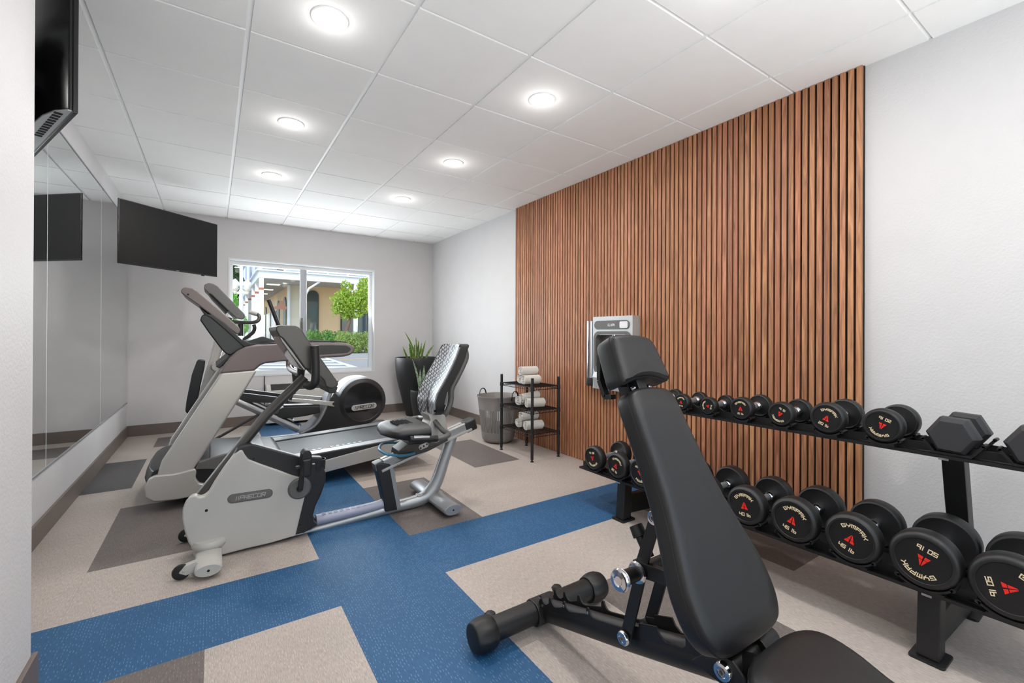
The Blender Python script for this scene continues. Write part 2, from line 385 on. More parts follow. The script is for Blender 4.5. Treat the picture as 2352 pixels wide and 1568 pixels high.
WX0, WX1, WZ0, WZ1 = .166, 1.958, .632, 2.093
wb_ = MB(); wb_.box(XL-.2, WX0, YB, YB+.2, 0, 2.7).box(WX1, XR+.2, YB, YB+.2, 0, 2.7).box(WX0, WX1, YB, YB+.2, WZ1, 2.7).box(WX0, WX1, YB, YB+.2, 0, WZ0)
S(wb_, 'wall_back', M['wallb'], flat=True)
S(MB().box(XR, XR+.2, YF, YB, 0, 2.7), 'wall_right', M['wall'], flat=True)
S(MB().box(XL-.2, XL, PYE, YB, 0, 2.7), 'wall_left', M['wall'], flat=True)
S(MB().box(XL-.2, PXE, YF, PYE, 0, 2.7), 'wall_left_near', M['wall'], bev=.004)
S(MB().box(XL-.2, -.2, YF-.2, YF, 0, 2.7).box(2.8, XR+.2, YF-.2, YF, 0, 2.7).box(-.2, 2.8, YF-.2, YF, 2.25, 2.7), 'wall_front', M['wall'], flat=True)
gd = S(MB().box(-.2, 2.8, YF-.12, YF-.06, 0, .06).box(-.2, 2.8, YF-.12, YF-.06, 2.19, 2.25).box(-.2, -.14, YF-.12, YF-.06, 0, 2.25).box(1.27, 1.33, YF-.12, YF-.06, 0, 2.25).box(2.74, 2.8, YF-.12, YF-.06, 0, 2.25), 'added_glazing_1', M['white'], flat=True)  # glazed front added out of view to go with the ceiling fill light
MB().box(-.14, 1.27, YF-.095, YF-.088, .06, 2.19).build('glass_pane', M['glass'], gd, flat=True); MB().box(1.33, 2.74, YF-.095, YF-.088, .06, 2.19).build('glass_pane', M['glass'], gd, flat=True)

# ceiling: exposed grid plane with tegular tiles
cl = MB(); cl.mi = 0; cl.box(XL-.2, XR+.2, YF-.2, YB+.2, 2.605, 2.70)
tx = [-.478+.6096*k for k in range(-1, 7)]; ty = [2.4505+.5977*j for j in range(-7, 8)]
cl.mi = 1; LIGHTS = []
for i in range(len(tx)-1):
    for j in range(len(ty)-1):
        x0, x1 = max(tx[i]+.011, XL), min(tx[i+1]-.011, XR); y0, y1 = max(ty[j]+.008, YF), min(ty[j+1]-.008, YB)
        if x1-x0 < .03 or y1-y0 < .03: continue
        cl.box(x0, x1, y0, y1, 2.597, 2.606)
S(cl, 'ceiling', [M['grid'], M['tile']], flat=True)

def baseb(name, x0, x1, y0, y1): S(MB().box(x0, x1, y0, y1, 0, .122), name, M['base'], bev=.003)
baseb('baseboard_back', XL, XR, YB-.014, YB)
baseb('baseboard_left', XL, XL+.014, PYE, YB-.014)
baseb('baseboard_left_near', PXE, PXE+.014, YF, PYE+.014)
baseb('baseboard_left_return', XL+.014, PXE, PYE, PYE+.014)
baseb('baseboard_right_back', XR-.014, XR, 4.19, YB-.014)
baseb('baseboard_right_near', XR-.014, XR, YF, .91)

# window
wf = MB(); y0, y1 = YB+.085, YB+.15
wf.box(WX0, WX1, y0, y1, WZ0, WZ0+.05).box(WX0, WX1, y0, y1, WZ1-.055, WZ1).box(WX0, WX0+.04, y0+.001, y1-.001, WZ0+.05, WZ1-.055).box(WX1-.045, WX1, y0+.001, y1-.001, WZ0+.05, WZ1-.055)
xm = PY(697, 700, YB+.1).x
win = S(wf, 'window_1', M['white'], bev=.004)
S(MB().box(xm-.045, xm+.004, y0-.015, y0+.018, WZ0+.05, WZ1-.055).box(xm-.004, xm+.04, y0+.0182, y1-.002, WZ0+.05, WZ1-.055), 'meeting_rail', mat('grey_aluminium_rail', (.60, .62, .65), .4, .3), win, bev=.003)
S(MB().box(WX0+.04, xm-.02, y0+.02, y0+.026, WZ0+.05, WZ1-.055), 'glass_pane', M['glass'], win, flat=True)
S(MB().box(xm+.02, WX1-.045, y0+.045, y0+.051, WZ0+.05, WZ1-.055), 'glass_pane', M['glass'], win, flat=True)
cs = MB()
for a in (0,): # thin white corner bead around the reveal
    cs.box(WX0-.012, WX1+.012, YB-.006, YB+.002, WZ1, WZ1+.012).box(WX0-.012, WX1+.012, YB-.006, YB+.002, WZ0-.012, WZ0).box(WX0-.012, WX0, YB-.006, YB+.002, WZ0, WZ1).box(WX1, WX1+.012, YB-.006, YB+.002, WZ0, WZ1)
    cs.box(WX0+.005, WX1-.005, YB+.003, y0, WZ0+.0005, WZ0+.004).box(WX0+.005, WX1-.005, YB+.003, y0, WZ1-.004, WZ1-.0005).box(WX0+.0005, WX0+.004, YB+.003, y0, WZ0+.004, WZ1-.004).box(WX1-.004, WX1-.0005, YB+.003, y0, WZ0+.004, WZ1-.004)
S(cs, 'window_sill', M['white'], win, flat=True)
S(MB().box(xm-.035, xm-.018, y0-.024, y0-.014, 1.22, 1.36).box(xm-.04, xm-.012, y0-.02, y0-.014, 1.19, 1.38), 'window_latch', M['mid'], win, bev=.002)

# ---------------------------------------------------------------- downlights
def downlight(x, y, lab):
    t = thing('recessed_downlight', lab, 'ceiling light', (x, y, 2.597), 'round downlights in the ceiling tiles')
    MB().lathe([(.070, 2.5975), (.071, 2.592), (.075, 2.590), (.080, 2.592), (.082, 2.598)], (x, y, 0), n=40).build('trim_ring', M['grid'], t)
    MB().lathe([(.001, 2.5900), (.05, 2.5905), (.069, 2.5925), (.0705, 2.596), (.001, 2.5965)], (x, y, 0), n=40).build('lens', M['lamp'], t, label='glowing white lens')
    for kind, pw, z in (('AREA', LP, 2.586), ('POINT', HP, 2.52)):
        ld = bpy.data.lights.new('downlight_beam' if kind == 'AREA' else 'lens_glow', kind); ld.energy = pw; ld.color = (1, .965, .93)
        if kind == 'AREA': ld.shape = 'DISK'; ld.size = .13
        else: ld.shadow_soft_size = .055
        lo = bpy.data.objects.new(ld.name, ld); COL.objects.link(lo); lo.location = (x, y, z); put(lo, t)
LP = 12.5; HP = 1.0
M['lamp'] = mat('lamp_lens', (1, 1, 1), .5, em=(1, .99, .97), es=16.)
for x, y, l in ((.436, 2.15, 'large looking round downlight nearest the camera on the left row'), (.436, 3.36, 'middle round downlight of the left row, above the treadmill front'),
                (.436, 4.555, 'small far round downlight of the left row, nearest the window'), (1.662, 2.155, 'bright round downlight nearest the slatted wood wall'),
                (1.662, 3.36, 'middle round downlight of the right row'), (1.662, 4.555, 'farthest round downlight of the right row, nearest the back corner'),
                (1.662, .957, 'round downlight overhead in the right row by the weights'),
                (.436, -.55, 'round downlight behind the camera, left'), (1.662, -.55, 'round downlight behind the camera, right')):
    downlight(x, y, l)

# ---------------------------------------------------------------- mirror panels
ym = [2.065, PX(108, 700, -.794).y, PX(232, 700, -.794).y, YB-.012]
ml = ['mirror panel nearest the camera, cut off by the near wall', 'middle mirror panel between the two thin seams', 'far mirror panel ending in the back corner under the television']
for i in range(3):
    t = thing('wall_mirror', ml[i], 'mirror', (-.79, (ym[i]+ym[i+1])/2, .38), 'mirror panels on the left wall')
    a, b = ym[i]+.0015, ym[i+1]-.0015
    MB().box(-.7995, -.794, a, b, .385, 2.405).build('mirror_glass', M['mirror'], t, flat=True)
    MB().box(-.7998, -.790, a, b, .376, .388).build('bottom_channel', M['silverd'], t, bev=.001)
    MB().box(-.7998, -.790, a, b, 2.402, 2.412).build('top_channel', M['silverd'], t, bev=.001)
    MB().box(-.7998, -.7932, b-.002, b+.001, .385, 2.405).build('edge_strip', M['white'], t, flat=True)

# ---------------------------------------------------------------- slatted wood wall
t = thing('slat_wall_panel', 'floor to ceiling walnut slat panel with black gaps on the right wall', 'wall panel', (2.86, 2.55, 0))
MB().box(2.862, 2.8758, .918, 4.185, 0.001, 2.596).build('backing', M['blackv'], t, flat=True)
sl = MB(); n = 87; p = (4.180-.921)/n
for k in range(n):
    a = .921+p*k
    sl.box(2.844, 2.863, a, a+p*.69, .001, 2.5965)
sl.build('slats', M['wood'], t, bev=.0012, seg=1)

# ---------------------------------------------------------------- televisions
def tv(name, A, B, zb, h, lab, logo=True):
    """A,B: ends of the screen bottom edge, seen from the screen side A is left"""
    A, B = Vector((*A, zb)), Vector((*B, zb)); w_ = (B-A).length; X = (B-A).normalized(); N = Vector((X.y, -X.x, 0))
    Mx = Matrix((X, N, Vector((0, 0, 1)))).transposed().to_4x4(); Mx.translation = (A+B)/2
    t = thing(name, lab, 'television', (A+B)/2)
    def bl(mb, nm, mt, **k): mb.xf(Mx); return mb.build(nm, mt, t, **k)
    bl(MB().box(-w_/2, w_/2, -.014, 0, 0, h), 'casing', M['tvblk'], bev=.003)
    bl(MB().box(-w_/2+.007, w_/2-.007, -.001, .0008, .014, h-.008), 'screen', M['screen'], flat=True)
    # back housing, bulging toward the lower half
    pr_ = [(-.014, .01), (-.055, .012), (-.062, .03), (-.062, h*.52), (-.030, h*.62), (-.022, h-.03), (-.014, h-.02)]
    hp_ = [(-w_/2+.012, -.012), (-w_/2+.014, -.022), (-w_/2+.06, -.048), (-w_/2+.15, -.066), (-w_/2+.28, -.072), (w_/2-.28, -.072), (w_/2-.15, -.066), (w_/2-.06, -.048), (w_/2-.014, -.022), (w_/2-.012, -.012)]
    bh = MB(); bh.prism(hp_, 'z', .012, h-.02); bl(bh, 'back_housing', M['tvblk'], bev=.003)
    vn = MB()
    for i in range(26):
        xx = -w_/2+.08+i*(w_-.16)/25
        if abs(xx) > .06: vn.box(xx-.011, xx+.009, -.048, -.026, .0070, .0115)
    bl(vn, 'vent_slots', M['slot'], flat=True, kind='stuff')
    bl(MB().prism([(a*.985, -.014+(b+.012)*.93) for a, b in hp_], 'z', .008, .0125), 'underside_panel', M['steel'], flat=True)
    bl(MB().box(-.11, .11, -.085, -.070, h*.28, h*.70).box(-.035, .035, -.24, -.07, h*.40, h*.52), 'wall_mount', M['blk'], bev=.004)
    if logo:
        bl(MB().box(.03, .062, -.0005, .0014, .004, .009), 'maker_plate', M['silverd'], flat=True)
        bl(MB().box(.30, .33, -.012, -.002, -.008, .001), 'sensor', M['tvblk'], bev=.001)
    return t
tv('wall_television', (-.677, 5.05), (.035, 5.68), 1.762, .56, 'black flat television angled across the far left corner beside the window')
dd = Vector((.24, -.60)).normalized()*.95
tv('wall_television', (-.40, 2.17), (-.40-dd.x, 2.17-dd.y), 1.935, .56, 'black television seen from behind, high up at the near left wall edge', False)

# ---------------------------------------------------------------- window air conditioner
t = thing('wall_air_conditioner', 'ivory through-wall air conditioner with slatted grille below the window', 'air conditioner', (.98, 6.40, .05))
MB().prism([(6.36, .03), (6.546, .03), (6.546, .515), (6.44, .515), (6.36, .44)], 'x', .56, 1.60).build('casing', M['ptac'], t, bev=.012)
g = MB()
for i in range(9):
    f = (i+.5)/9; y_, z_ = 6.44+(6.365-6.44)*f, .515+(.44-.515)*f
    g.box(.62, 1.54, y_-.0025, y_+.0025, z_-.004, z_+.007)
for k in range(8): 
    xx = .62+k*.92/7; g.prism([(6.445, .51), (6.365, .435), (6.365, .443), (6.445, .520)], 'x', xx-.002, xx+.002)
g.build('outlet_grille', M['mid'], t, flat=True)
MB().prism([(6.437, .5135), (6.366, .4425), (6.366, .446), (6.437, .517)], 'x', .615, 1.545).build('outlet_opening', M['slot'], t, flat=True)
g = MB()
for i in range(7): g.box(.58, 1.58, 6.354, 6.362, .30+i*.018-.12, .309+i*.018-.12)
g.build('intake_louvres', M['mid'], t, bev=.001)
tag(MB().tube([(.553, 6.53, .62), (.553, 6.53, .3), (.57, 6.50, .06)], .005, 6).build('power_cord', M['slot']), 'thin black cord hanging from the window sill past the air conditioner', 'cord')

# ---------------------------------------------------------------- bottle filler + cup dispenser
X0, X1, Y0, Y1, Z0, Z1 = 2.760, 2.846, 2.394, 2.836, .70, 1.32
t = thing('bottle_filling_station', 'brushed steel bottle filler with grey front panel on the slatted wall', 'water dispenser', (2.80, 2.615, .70))
f = MB(); yc = (Y0+Y1)/2
f.box(X0, X1, Y0, Y0+.022, Z0+.17, Z1-.155).box(X0, X1, Y1-.022, Y1, Z0+.17, Z1-.155).box(X0, X1, Y0, Y1, Z1-.155, Z1).box(X0, X1, Y0, Y1, Z0, Z0+.17)
f.box(X1-.012, X1, Y0+.022, Y1-.022, Z0+.17, Z1-.155)
f.build('housing', M['steel'], t, flat=True)
MB().prism(rrect(yc-.185, yc+.185, Z0+.15, Z1-.13, .05), 'x', X1-.018, X1-.011).build('alcove_back', M['taupe'], t, flat=True)
bz = MB(); o_ = rrect(Y0+.01, Y1-.01, Z0+.13, Z1-.125, .06, 6); i_ = rrect(Y0+.034, Y1-.034, Z0+.16, Z1-.15, .05, 6)
bz.rings([[(X0-.004, a, b) for a, b in o_], [(X0-.004, a, b) for a, b in i_], [(X1-.02, a, b) for a, b in i_], [(X1-.02, a, b) for a, b in o_]], closed=True, caps=False)
bz.build('alcove_liner', M['mid'], t, ang=40)
MB().prism(rrect(Y0+.03, Y1-.02, Z1-.108, Z1-.035, .035), 'x', X0-.006, X0+.002).build('control_panel', M['mid'], t, bev=.002)
MB().prism(rrect(Y0+.045, Y0+.13, Z1-.10, Z1-.045, .012), 'x', X0-.008, X0-.003).build('display_window', M['white'], t, label='small pale display window', bev=.001)
lt = MB(); lettering(lt, 'ELKAY', lambda a, b, d: Vector((X0-.0062-d, yc+.0-a, Z1-.082+b)), .012, .018, .004, .0028); lt.build('lettering', M['white'], t, flat=True)
MB().box(X0+.02, X1-.02, yc-.02, yc+.015, Z1-.20, Z1-.15).build('spout', M['chrome'], t, bev=.004)
MB().prism([(X0-.03, Z0+.10), (X0-.005, Z0+.145), (X1-.02, Z0+.15), (X1-.02, Z0+.02), (X0-.0, Z0+.0)], 'y', Y0+.02, Y1-.02).build('drip_basin', M['steel'], t, bev=.006)
t = thing('cup_dispenser', 'tall polished steel cup dispenser tube with black end cap beside the bottle filler', 'cup dispenser', (2.80, 2.91, .72))
MB().cyl((2.80, 2.905, .775), (2.80, 2.905, 1.287), .036, 28).build('tube', M['chrome'], t)
MB().lathe([(.036, .715), (.041, .72), (.041, .775), (.036, .785)], (2.80, 2.905, 0)).build('end_cap', M['rub'], t)
MB().box(2.83, 2.846, 2.89, 2.92, .85, .95).box(2.83, 2.846, 2.89, 2.92, 1.10, 1.20).build('bracket', M['steel'], t, bev=.002)

# ---------------------------------------------------------------- wire shelf with towels
LX = ((2.434, 3.805), (2.426, 3.272), (2.752, 3.290), (2.744, 3.80))
t = thing('wire_shelf_rack', 'small black wire shelving unit with three shelves of rolled towels', 'shelf', (2.59, 3.54, 0))
for x, y in LX:
    l = MB(); l.cyl((x, y, .02), (x, y, .765), .0135, 14)
    for k in range(28): l.lathe([(.0135, .05+k*.025), (.0143, .052+k*.025), (.0135, .054+k*.025)], (x, y, 0), n=12)
    l.build('post', M['blk'], t)
    MB().lathe([(.016, 0), (.016, .006), (.007, .012), (.007, .022)], (x, y, 0), n=14).build('levelling_foot', M['blk'], t)
SZ = (.245, .462, .680)
for z in SZ:
    s_ = MB(); xa, xb, ya, yb = 2.43, 2.748, 3.281, 3.803
    for k in range(26): yy = ya+(yb-ya)*(k+.5)/26; s_.cyl((xa, yy, z), (xb, yy, z), .0021, 5)
    for xx in (xa+.1, xa+.21): s_.cyl((xx, ya, z-.003), (xx, yb, z-.003), .0028, 6)
    for dz in (0, -.026):
        for a, b in (((xa, ya), (xb, ya)), ((xb, ya), (xb, yb)), ((xb, yb), (xa, yb)), ((xa, yb), (xa, ya))): s_.cyl((*a, z+dz), (*b, z+dz), .003, 6)
    for a, b, nn in (((xa, ya), (xb, ya), 9), ((xb, ya), (xb, yb), 15), ((xb, yb), (xa, yb), 9), ((xa, yb), (xa, ya), 15)):
        pts = [(a[0]+(b[0]-a[0])*i/(2*nn), a[1]+(b[1]-a[1])*i/(2*nn), z-(.026 if i % 2 else 0)) for i in range(2*nn+1)]
        s_.tube(pts, .0018, 5)
    for x, y in LX: s_.lathe([(.0135, z-.034), (.019, z-.032), (.017, z+.006), (.0135, z+.008)], (x, y, 0), n=14)
    s_.build('wire_shelf', M['blk'], t)

def towel(L, r, lab, loc, rz, grp, tilt=0):
    t = thing('rolled_towel', lab, 'towel', (0, 0, 0), grp)
    turns, n = 3.1, 58; prof = []
    for i in range(n+1):
        a = 2*math.pi*turns*i/n; rr = r*(.16+.84*i/n)+.0018*math.sin(a*2.3); prof.append((a, rr))
    th = r*.20
    def P_(i, x, out): a, rr = prof[i]; rr = rr+(th*.5 if out else -th*.45); return Vector((x+.003*math.sin(a*3+x*60), rr*math.cos(a), rr*math.sin(a)*.93))
    mb = MB(); xs = [-L/2+L*k/6 for k in range(7)]
    mb.grid(lambda i, j: P_(i, xs[j], True), n, 6, thick=lambda i, j: P_(i, xs[j], False))
    o = mb.build('towel_roll', M['towel'], t, ang=70)
    t.location = loc; t.rotation_euler = (0, tilt, rz); return t
R_ = .048; G3 = ['towels on the top shelf', 'towels on the middle shelf', 'towels on the bottom shelf']
# the rolls point toward the room (-x), slightly fanned
def ax_(z): return z+.0025+R_*1.02
yy0 = 3.52
towel(.180, R_, 'white rolled towel lying left of the pair on the top shelf', (2.60, 3.60, ax_(SZ[2])), math.radians(8), G3[0])
towel(.180, R_, 'white rolled towel lying right, at the front of the top shelf', (2.575, 3.495, ax_(SZ[2])), math.radians(-4), G3[0])
towel(.180, R_, 'white rolled towel stacked on two others on the top shelf', (2.59, 3.56, ax_(SZ[2])+R_*1.68), math.radians(-6), G3[0])
towel(.180, R_, 'white rolled towel at the left on the middle shelf', (2.60, 3.63, ax_(SZ[1])), math.radians(6), G3[1])
towel(.180, R_, 'white rolled towel tilted up on another on the middle shelf', (2.60, 3.545, ax_(SZ[1])+R_*.95), math.radians(-12), G3[1], tilt=-.17)
towel(.180, R_, 'white rolled towel lying right on the middle shelf', (2.585, 3.44, ax_(SZ[1])), math.radians(-14), G3[1])
towel(.180, R_, 'white rolled towel at the left on the bottom shelf', (2.60, 3.63, ax_(SZ[0])), math.radians(12), G3[2])
towel(.180, R_, 'white rolled towel stacked on two others on the bottom shelf', (2.59, 3.55, ax_(SZ[0])+R_*1.55), math.radians(-6), G3[2])
towel(.180, R_, 'white rolled towel lying right on the bottom shelf', (2.58, 3.455, ax_(SZ[0])), math.radians(-8), G3[2])

# ---------------------------------------------------------------- laundry basket
bx_, by_ = 2.60, 4.13
t = thing('laundry_basket', 'round grey plastic laundry basket with slotted sides and dark handles', 'basket', (bx_, by_, 0))
def br(z): return .172+.058*min(z/.5, 1) - (.05*(1-min(z/.05, 1))**2)
b = MB()
def bring(z, o=0): r = br(z)+o; return [(bx_+r*math.cos(2*math.pi*k/72), by_+r*math.sin(2*math.pi*k/72), z) for k in range(72)]
b.rings([bring(z) for z in (.002, .01, .02, .035, .055, .12)]+[bring(z, -.004) for z in (.12, .055, .02, .012)])
b.rings([bring(.36), bring(.43), bring(.485), bring(.497, .006), bring(.505, .004), bring(.497, -.004), bring(.36, -.004)], closed=True, caps=False)
for k in range(72):
    a0, a1 = 2*math.pi*(k+.22)/72, 2*math.pi*(k+.78)/72
    for z0, z1 in ((.12, .20), (.20, .28), (.28, .36)):
        q = []
        for z in (z0, z1):
            for a in (a0, a1):
                for o_ in (0, -.004): q.append(Vector((bx_+(br(z)+o_)*math.cos(a), by_+(br(z)+o_)*math.sin(a), z)))
        v = [b.bm.verts.new(x) for x in q]
        for fc in ((0, 2, 6, 4), (1, 5, 7, 3), (0, 4, 5, 1), (2, 3, 7, 6)): b._f([v[i] for i in fc])
b.build('basket_body', mat('basket_taupe', (.52, .50, .49), .5), t, ang=50)
cd_ = Vector((-.83, .56, 0)).normalized() # handles face left and right in the view
for s in (-1, 1):
    c = Vector((bx_, by_, .495)) + Vector((.328, -.946, 0))*s*.226; tv_ = Vector((.946, .328, 0))
    MB().tube([c-tv_*.055+Vector((0, 0, -.03)), c-tv_*.05+Vector((0, 0, .03)), c-tv_*.02+Vector((0, 0, .062)), c+tv_*.02+Vector((0, 0, .062)), c+tv_*.05+Vector((0, 0, .03)), c+tv_*.055+Vector((0, 0, -.03))], .009, 8, flat=.55, smooth=4).build('handle', M['dark'], t)

# ---------------------------------------------------------------- planters with snake plants
def planter(x, y, rt, rb, h, lab):
    t = thing('tall_planter', lab, 'planter', (x, y, 0))
    pr_ = [(rb*.96, 0), (rb, .012)]
    for i in range(1, 15): f = i/14; pr_.append((rb+(rt-rb)*math.sin(f*math.pi/2)**1.15, .012+(h-.02)*f))
    pr_ += [(rt-.004, h), (rt-.016, h), (rt-.02, h-.05), (rt*.82, h-.10), (.01, h-.10)]
    MB().lathe(pr_, (x, y, 0), n=56).build('pot', M['planter'], t)
    MB().lathe([(.005, h-.058), (rt-.03, h-.06), (rt-.03, h-.09)], (x, y, 0), n=40).build('soil', M['soil'], t)
    return t
def leafmat(name, c1, c2):
    m = bpy.data.materials.new(name); m.use_nodes = True; nt = m.node_tree; b = nt.nodes['Principled BSDF']
    uv = nt.nodes.new('ShaderNodeAttribute'); uv.attribute_name = 'edge'
    n = nt.nodes.new('ShaderNodeTexNoise'); n.inputs['Scale'].default_value = 30; tc = nt.nodes.new('ShaderNodeTexCoord'); mp = nt.nodes.new('ShaderNodeMapping'); mp.inputs['Scale'].default_value = (1, 1, 2.4)
    nt.links.new(tc.outputs['Object'], mp.inputs[0]); nt.links.new(mp.outputs[0], n.inputs['Vector'])
    cr = nt.nodes.new('ShaderNodeValToRGB'); nt.links.new(n.outputs['Fac'], cr.inputs[0]); e = cr.color_ramp.elements
    e[0].position = .42; e[0].color = (*lin(c1), 1); e[1].position = .58; e[1].color = (*lin(c2), 1)
    mx = nt.nodes.new('ShaderNodeMix'); mx.data_type = 'RGBA'; nt.links.new(uv.outputs['Fac'], mx.inputs['Factor']); nt.links.new(cr.outputs[0], mx.inputs['A']); mx.inputs['B'].default_value = (*lin((.68, .70, .38)), 1)
    nt.links.new(mx.outputs['Result'], b.inputs['Base Color']); b.inputs['Roughness'].default_value = .4
    return m
LM1 = leafmat('snake_leaf_green', (.20, .31, .12), (.38, .50, .20)); LM2 = leafmat('snake_leaf_silver', (.32, .42, .36), (.56, .64, .56))
def leaf(base, tip, wd, bend, m, parent, twist=0.):
    base, tip = Vector(base), Vector(tip); d = tip-base; side = Vector((.83, -.56, 0)); side.rotate(Euler((0, 0, twist)))
    side = (side-d.normalized()*side.dot(d.normalized())).normalized(); nn = d.cross(side).normalized()
    mb = MB(); N = 12; V = []
    lay = mb.bm.loops.layers.float_color.new('edge') if False else None
    rows = []
    for i in range(N+1):
        t = i/N; c = base + d*t + Vector(bend)*math.sin(t*math.pi)*1.0; w_ = wd*(.55+.45*math.sin(min(t*1.6, 1)*math.pi/2))*(1-max(0, (t-.55)/.45)**1.8)+.0006
        rows.append([c+side*w_*k + nn*abs(k)*w_*.35 for k in (-1, -.8, 0, .8, 1)] + [c+side*w_*k + nn*(abs(k)*w_*.35-.0025) for k in (1, .8, 0, -.8, -1)])
    mb.rings(rows)
    o = mb.build('leaf', m, parent, ang=80)
    at = o.data.attributes.new('edge', 'FLOAT', 'POINT')
    for i in range(len(o.data.vertices)):
        at.data[i].value = 1. if (i % 10) in (0, 4, 5, 9) else 0.
    return o
pl = planter(2.455, 6.13, .305, .15, .835, 'tall tapered charcoal planter with snake plant in the back corner')
plant = thing('snake_plant', 'green snake plant with yellow edged leaves in the tall planter', 'plant', (2.455, 6.1, .775))
for (u0, v0, u1, v1, w_, bd) in ((953, 824, 929, 761, .016, 30), (942, 822, 925, 795, .018, -8), (948, 822, 940, 787, .026, 0), (955, 822, 944, 790, .024, 0), (958, 824, 955, 773, .012, 3),
                                 (963, 824, 960, 780, .017, 0), (967, 824, 977, 782, .013, 0), (970, 822, 969, 798, .02, 0), (958, 823, 962, 784, .014, -2), (976, 822, 997, 791, .017, -14), (961, 824, 969, 786, .012, 3), (950, 824, 952, 790, .02, 0)):
    y_ = 6.02; a, b_ = PY(u0, v0, y_), PY(u1, v1, y_ - random.uniform(-.05, .05)); a.z = .775; a.y += .02
    leaf(a, b_, w_, (bd*.0012, 0, 0), LM1, plant, random.uniform(-.5, .5))
pl = planter(2.37, 5.695, .165, .115, .415, 'short charcoal planter with small snake plant in front of the tall one')
plant = thing('snake_plant', 'silvery green small snake plant in the short planter', 'plant', (2.37, 5.695, .36))
for (u0, v0, u1, v1, w_, bd) in ((964, 890, 947, 824, .014, 16), (966, 893, 965, 848, .017, 0), (972, 893, 974, 839, .018, 0), (968, 893, 985, 850, .013, 0), (975, 893, 989, 846, .015, 0), (963, 893, 964, 862, .014, -4), (978, 893, 995, 858, .013, 0)):
    y_ = 5.68; a, b_ = PY(u0, v0, y_), PY(u1, v1, y_ - random.uniform(-.04, .04)); a.z = .357
    leaf(a, b_, w_, (bd*.0012, 0, 0), LM2, plant, random.uniform(-.5, .5))

# ================================================================ DUMBBELL RACK
UY = (1.94, .49)
rk = thing('dumbbell_rack', 'long black two tier dumbbell rack standing along the slatted wall', 'weight rack', (2.38, 1.2, 0))
for y in UY:
    MB().prism(rrect(2.10, 2.217, y-.05, y+.05, .012), 'z', 0, .010).build('foot_pad', M['blk'], rk, bev=.002)
    MB().prism(rrect(2.575, 2.692, y-.05, y+.05, .012), 'z', 0, .010).build('foot_pad', M['blk'], rk, bev=.002)
    MB().prism([(2.118, .01), (2.195, .01), (2.205, .258), (2.140, .258)], 'y', y-.032, y+.032).build('front_post', M['blk'], rk, bev=.006)
    MB().prism([(2.19, .035), (2.60, .012), (2.66, .012), (2.645, .15), (2.19, .15)], 'y', y-.022, y+.022).build('base_beam', M['blk'], rk, bev=.006)
    MB().prism([(2.60, .10), (2.675, .10), (2.50, .705), (2.425, .705)], 'y', y-.034, y+.034).build('rear_post', M['blk'], rk, bev=.006)
    MB().prism([(2.36, .215), (2.60, .225), (2.60, .26), (2.36, .25)], 'y', y-.018, y+.018).build('shelf_arm', M['blk'], rk, bev=.003)
YA = .10
def shelf(x0, x1, z, y1):
    f = MB()
    f.prism([(x0, z-.012), (x0+.004, z-.012), (x0+.006, z-.002), (x1-.006, z-.002), (x1-.004, z+.030), (x1, z+.030), (x1, z-.006), (x0+.01, z-.010)], 'y', YA, y1)
    f.prism([(x0+.035, z), (x0+.038, z), (x0+.038, z+.032), (x0+.035, z+.032)], 'y', YA, y1)
    f.prism([(x0-.002, z-.014), (x0+.004, z-.014), (x0+.004, z-.002), (x0-.002, z-.002)], 'y', YA, y1)
    return f.build('shelf', M['blk'], rk, flat=True)
LZ, UZ = .254, .708
s_lo = shelf(2.115, 2.415, LZ, 2.30); s_up = shelf(2.315, 2.515, UZ, 2.10)
for (x0, z) in ((2.115, LZ), (2.315, UZ)):
    for y in UY: MB().box(x0-.006, x0-.001, y-.014, y+.014, z-.020, z-.012).build('bolt', M['chrome'], rk, flat=True)

def saddle(x, y, r, zt, zc, wd=.042):
    mb = MB(); R0_, R1_ = r+.0015, r+.0085; pr_ = []
    A = [math.radians(-90+a) for a in range(-47, 48, 6)]
    out = [(y+R0_*math.cos(a), zc+R0_*math.sin(a)) for a in A]; inn = [(y+R1_*math.cos(a), max(zc+R1_*math.sin(a), zt)) for a in reversed(A)]
    mb.prism(out+inn, 'x', x-wd/2, x+wd/2)
    for s in (A[0], A[-1]): mb.cyl((x-wd/2, y+(r+.006)*math.cos(s), zc+(r+.006)*math.sin(s)), (x+wd/2, y+(r+.006)*math.cos(s), zc+(r+.006)*math.sin(s)), .0075, 10)
    mb.box(x-wd/2+.004, x+wd/2-.004, y-r*.55, y+r*.55, zt-.002, zc-r-.001)
    return mb.build('saddle', M['rub'], rk, ang=50)

